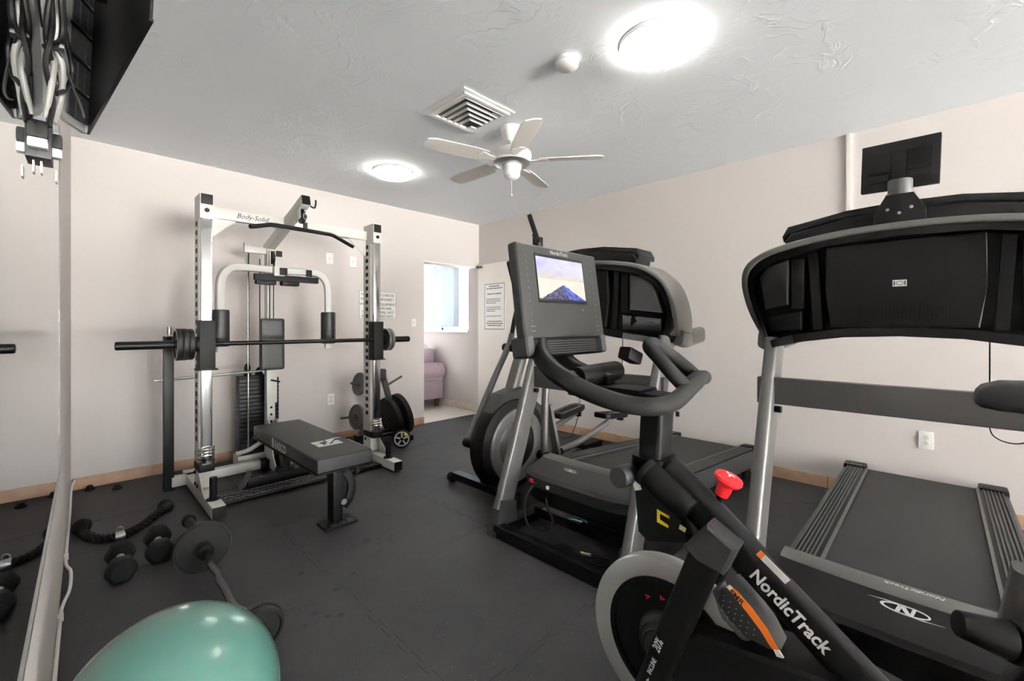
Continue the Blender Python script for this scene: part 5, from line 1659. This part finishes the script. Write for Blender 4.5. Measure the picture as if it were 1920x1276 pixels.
# seat tube, slider, knob, saddle
MB().rtube([P(-.05, .44), P(-.20, .80)], .07, .09, up=(0, 1, 0), rnd=.014).build('seat_tube', M_SATIN, bk)
MB().rtube([P(-.19, .78), P(-.26, .98)], .052, .07, up=(0, 1, 0), rnd=.01).build('seat_post', M_GREY, bk)
MB().span((BX - .03, -.34, .985), (BX + .03, -.12, 1.03), .008).build('seat_slider', M_SATIN, bk)
k0, k1 = V((1.055, -.022, .716)), V((1.105, -.135, .692))
kd_ = (k1 - k0).normalized()
MB().cyl(k0, k0 + kd_ * .066, .021, .030, n=20, bev=.004).build('seat_knob', M_BLACK, bk)
MB().cyl(k0 + kd_ * .069, k1 + kd_ * .02, .033, .031, n=20, bev=.004).build('knob_sleeve', M_SATIN, bk)
MB().rtube([V((1.16, -.10, .66)), V((1.15, -.12, .80))], .05, .06, up=(0, 1, 0), rnd=.012).build('knob_bracket', M_MID, bk)
sd_ = MB()
rows = []
for y, w, zt, zb_ in ((-.020, .010, 1.108, 1.096), (-.023, .022, 1.117, 1.090), (-.030, .032, 1.126, 1.085), (-.05, .042, 1.134, 1.082), (-.12, .052, 1.138, 1.08), (-.19, .075, 1.136, 1.075), (-.25, .115, 1.138, 1.07), (-.30, .128, 1.142, 1.07), (-.335, .118, 1.138, 1.075), (-.352, .09, 1.125, 1.09)):
    h = (zt - zb_) / 2
    rows.append([sd_.bm.verts.new(V((BX + w * .62 * math.copysign(abs(math.cos(t)) ** .7, math.cos(t)), y, (zt + zb_) / 2 + h * math.copysign(abs(math.sin(t)) ** .8, math.sin(t))))) for t in [2 * PI * k / 20 for k in range(20)]])
for A, B in zip(rows[:-1], rows[1:]):
    for i in range(20):
        sd_.bm.faces.new((A[i], A[(i + 1) % 20], B[(i + 1) % 20], B[i]))
sd_.bm.faces.new(rows[0][::-1]); sd_.bm.faces.new(rows[-1])
for v in sd_.bm.verts:
    v.co.y -= .022
    v.co.z -= .006
sad = sd_.build('saddle', M_VINYL, bk, angle=60)
MB().span((BX - .02, -.30, 1.03), (BX + .02, -.14, 1.085), .004).build('saddle_clamp', M_SATIN, bk)

# handlebars: rear loop with two forward horns, raised aero loop on the right
bar = [(.930, .80, 1.125), (.915, .74, 1.095), (.925, .66, 1.058), (.945, .57, 1.032), (.985, .50, 1.023), (1.05, .475, 1.028), (1.12, .475, 1.042), (1.20, .485, 1.058), (1.28, .497, 1.066), (1.335, .505, 1.064)]
MB().tube(bar, .0225, 16, sm=6, radii=[.95, 1.05, 1.1, 1.05, 1.0, 1.0, 1.0, 1.0, 1.12, 1.0, .95]).build('handlebar', M_FOAM, bk)
MB().sphere((1.337, .505, 1.064), .0215, n=16, m=10).build('bar_end', M_FOAM, bk)
loop = [(1.155, .476, 1.048), (1.135, .505, 1.085), (1.13, .545, 1.130), (1.15, .585, 1.160), (1.20, .595, 1.165), (1.25, .565, 1.130), (1.275, .525, 1.090), (1.27, .498, 1.066)]
MB().tube(loop, .0195, 16, sm=6).build('aero_loop', M_FOAM, bk)
MB().tube([(.972, .845, 1.17), (.938, .80, 1.128), (.917, .74, 1.096), (.924, .68, 1.066)], .0265, 16, sm=6).build('grip_sleeve', M_SATIN, bk)
MB().cyl((.99, .72, 1.075), (1.20, .72, 1.080), .030, n=24, bev=.008).build('arm_rest_tube', M_BLACK, bk)
MB().cyl((.955, .745, 1.085), (1.01, .725, 1.08), .012, n=12).build('tube_link', M_BRUSHED, bk)
MB().span((1.05, .56, 1.01), (1.15, .80, 1.05), .01).build('bar_mount', M_SATIN, bk)
MB().rtube([P(.68, 1.05), P(.84, 1.10), P(.90, 1.24)], .06, .04, up=(1, 0, 0), sm=4, rnd=.01).build('screen_arm', M_SATIN, bk)
cbx = MB().box((1.205, .675, 1.128), (.068, .042, .038), (V((.93, -.12, -.35)).normalized(), V((.12, .99, 0)).normalized(), V((.35, -.04, .93)).normalized()), .008).build('control_box', M_BLACK, bk)
MB().box((1.2118, .6743, 1.1475), (.04, .007, .001), (V((.93, -.12, -.35)).normalized(), V((.12, .99, 0)).normalized(), V((.35, -.04, .93)).normalized())).build('control_print', M_LOGO, cbx)
# screen
S0 = V((BX - .005, .845, 1.322))
su, sv = V((1, 0, 0)), V((0, .14, .99)).normalized()
sn = V((0, -sv.z, sv.y))                      # faces the rider
scn = MB().box(S0 - sn * .018, (.405, .036, .285), (su, -sn, sv), .012, 3).build('screen_body', M_SCREENBODY, bk)
def sp_(a, b, o=.0):
    return S0 + su * a + sv * b + sn * o
def screen_mat():
    m = bpy.data.materials.new('screen_picture')
    m.use_nodes = True
    nt = m.node_tree
    L = nt.links.new
    out = nt.nodes['Material Output']
    b = nt.nodes['Principled BSDF']
    b.inputs['Base Color'].default_value = (.02, .02, .02, 1)
    b.inputs['Roughness'].default_value = 0.15
    tc = nt.nodes.new('ShaderNodeTexCoord')
    sx = nt.nodes.new('ShaderNodeSeparateXYZ')
    L(tc.outputs['Generated'], sx.inputs[0])
    def math_(op, a, b_=None, c=None):
        n = nt.nodes.new('ShaderNodeMath')
        n.operation = op
        for i, v in enumerate((a, b_, c)):
            if v is None:
                continue
            if isinstance(v, (int, float)):
                n.inputs[i].default_value = v
            else:
                L(v, n.inputs[i])
        return n.outputs[0]
    def noise(scale, vec, det=4, dim='3D'):
        n = nt.nodes.new('ShaderNodeTexNoise')
        n.inputs['Scale'].default_value = scale
        n.inputs['Detail'].default_value = det
        L(vec, n.inputs['Vector'])
        return n.outputs['Fac']
    def mix(f, a, b_):
        n = nt.nodes.new('ShaderNodeMixRGB')
        for i, v in enumerate((f, a, b_)):
            if isinstance(v, tuple):
                n.inputs[i].default_value = v
            elif isinstance(v, (int, float)):
                n.inputs[i].default_value = v
            else:
                L(v, n.inputs[i])
        return n.outputs[0]
    x, z = sx.outputs['X'], sx.outputs['Z']
    cx_ = nt.nodes.new('ShaderNodeCombineXYZ')
    L(x, cx_.inputs[0])
    ridge = noise(7.0, cx_.outputs[0], 6)
    cl = noise(3.5, tc.outputs['Generated'], 5)
    sky = mix(cl, lin((150, 150, 225)), lin((226, 222, 236)))
    far = mix(noise(14, tc.outputs['Generated'], 6), lin((176, 166, 158)), lin((222, 214, 204)))
    h1 = math_('ADD', math_('MULTIPLY', ridge, .75), .26)
    m1 = math_('LESS_THAN', z, h1)
    col = mix(m1, sky, far)
    m2 = math_('LESS_THAN', z, .50)
    haze = mix(noise(5, tc.outputs['Generated'], 3), lin((212, 200, 186)), lin((232, 222, 206)))
    col = mix(m2, col, haze)
    d = math_('ABSOLUTE', math_('SUBTRACT', x, .52))
    h2 = math_('ADD', math_('SUBTRACT', .36, math_('MULTIPLY', d, .75)), math_('MULTIPLY', noise(9, cx_.outputs[0], 5), .08))
    m3 = math_('LESS_THAN', z, h2)
    rk = nt.nodes.new('ShaderNodeValToRGB')
    rk.color_ramp.elements[0].position = .42
    rk.color_ramp.elements[0].color = lin((24, 20, 42))
    rk.color_ramp.elements[1].position = .60
    rk.color_ramp.elements[1].color = lin((92, 84, 140))
    L(noise(16, tc.outputs['Generated'], 6), rk.inputs['Fac'])
    bl_ = nt.nodes.new('ShaderNodeValToRGB')
    bl_.color_ramp.elements[0].position = .40
    bl_.color_ramp.elements[0].color = lin((34, 40, 150))
    bl_.color_ramp.elements[1].position = .62
    bl_.color_ramp.elements[1].color = lin((96, 120, 220))
    L(noise(12, tc.outputs['Generated'], 6), bl_.inputs['Fac'])
    rock = mix(math_('GREATER_THAN', math_('ADD', x, math_('MULTIPLY', z, .5)), .66), rk.outputs['Color'], bl_.outputs['Color'])
    col = mix(m3, col, rock)
    m4 = math_('LESS_THAN', z, .05)
    col = mix(m4, col, lin((14, 12, 20)))
    L(col, b.inputs['Emission Color'])
    b.inputs['Emission Strength'].default_value = 0.36
    return m
pic = MB().box(sp_(-.005, .040, .0005), (.235, .002, .135), (su, -sn, sv)).build('display', screen_mat(), scn)
fr_ = MB()
o4 = [(-.127, -.034), (.117, -.034), (.117, .116), (-.127, .116)]
MB().ring(o4, [(-.1225, -.0275), (.1125, -.0275), (.1125, .1085), (-.1225, .1085)], S0 + sn * .0002, su, sv, .0012).build('display_bezel', M_GLOSS, scn)
text('NordicTrack', .017, sp_(-.005, .121, .0006), su, sv, M_DIMLOGO, scn, align='CENTER', sx=1.0, ext=.0003)
bt = MB()
for s in (-1, 1):
    for k in range(11):
        bt.cyl(sp_(s * .165, .105 - k * .0195, 0), sp_(s * .165, .105 - k * .0195, .0008), .0024, n=8)
    for k in range(2):
        bt.box(sp_(s * .165, -.105 - k * .014, .0004), (.02, .0006, .003), (su, -sn, sv))
bt.cyl(sp_(-.005, .1135, 0), sp_(-.005, .1135, .0012), .0022, n=8)
bt.box(sp_(.09, -.052, .0004), (.012, .0006, .006), (su, -sn, sv))
bt.build('touch_buttons', M_MID, scn)['kind'] = 'stuff'
vb_ = MB().box(S0 - sv * .168 - sn * .022, (.39, .05, .055), (su, -sn, sv), .014, 3).build('speaker_bar', M_BLACK, scn)
lv = MB()
for k in range(6):
    lv.box(S0 - sv * (.150 + k * .0072) + sn * .0035, (.27, .004, .003), (su, -sn, sv))
lv.build('speaker_louvre', M_CHAR, vb_)
for s in (-1, 1):
    MB().box(S0 - sv * .163 - sn * .028 + su * (s * .185), (.035, .066, .062), (su, -sn, sv), .014, 3).build('speaker_end', M_CHAR, vb_)
MB().box(S0 - sn * .046 - sv * .02, (.28, .03, .20), (su, -sn, sv), .014, 3).build('screen_back', M_BLACK, scn)
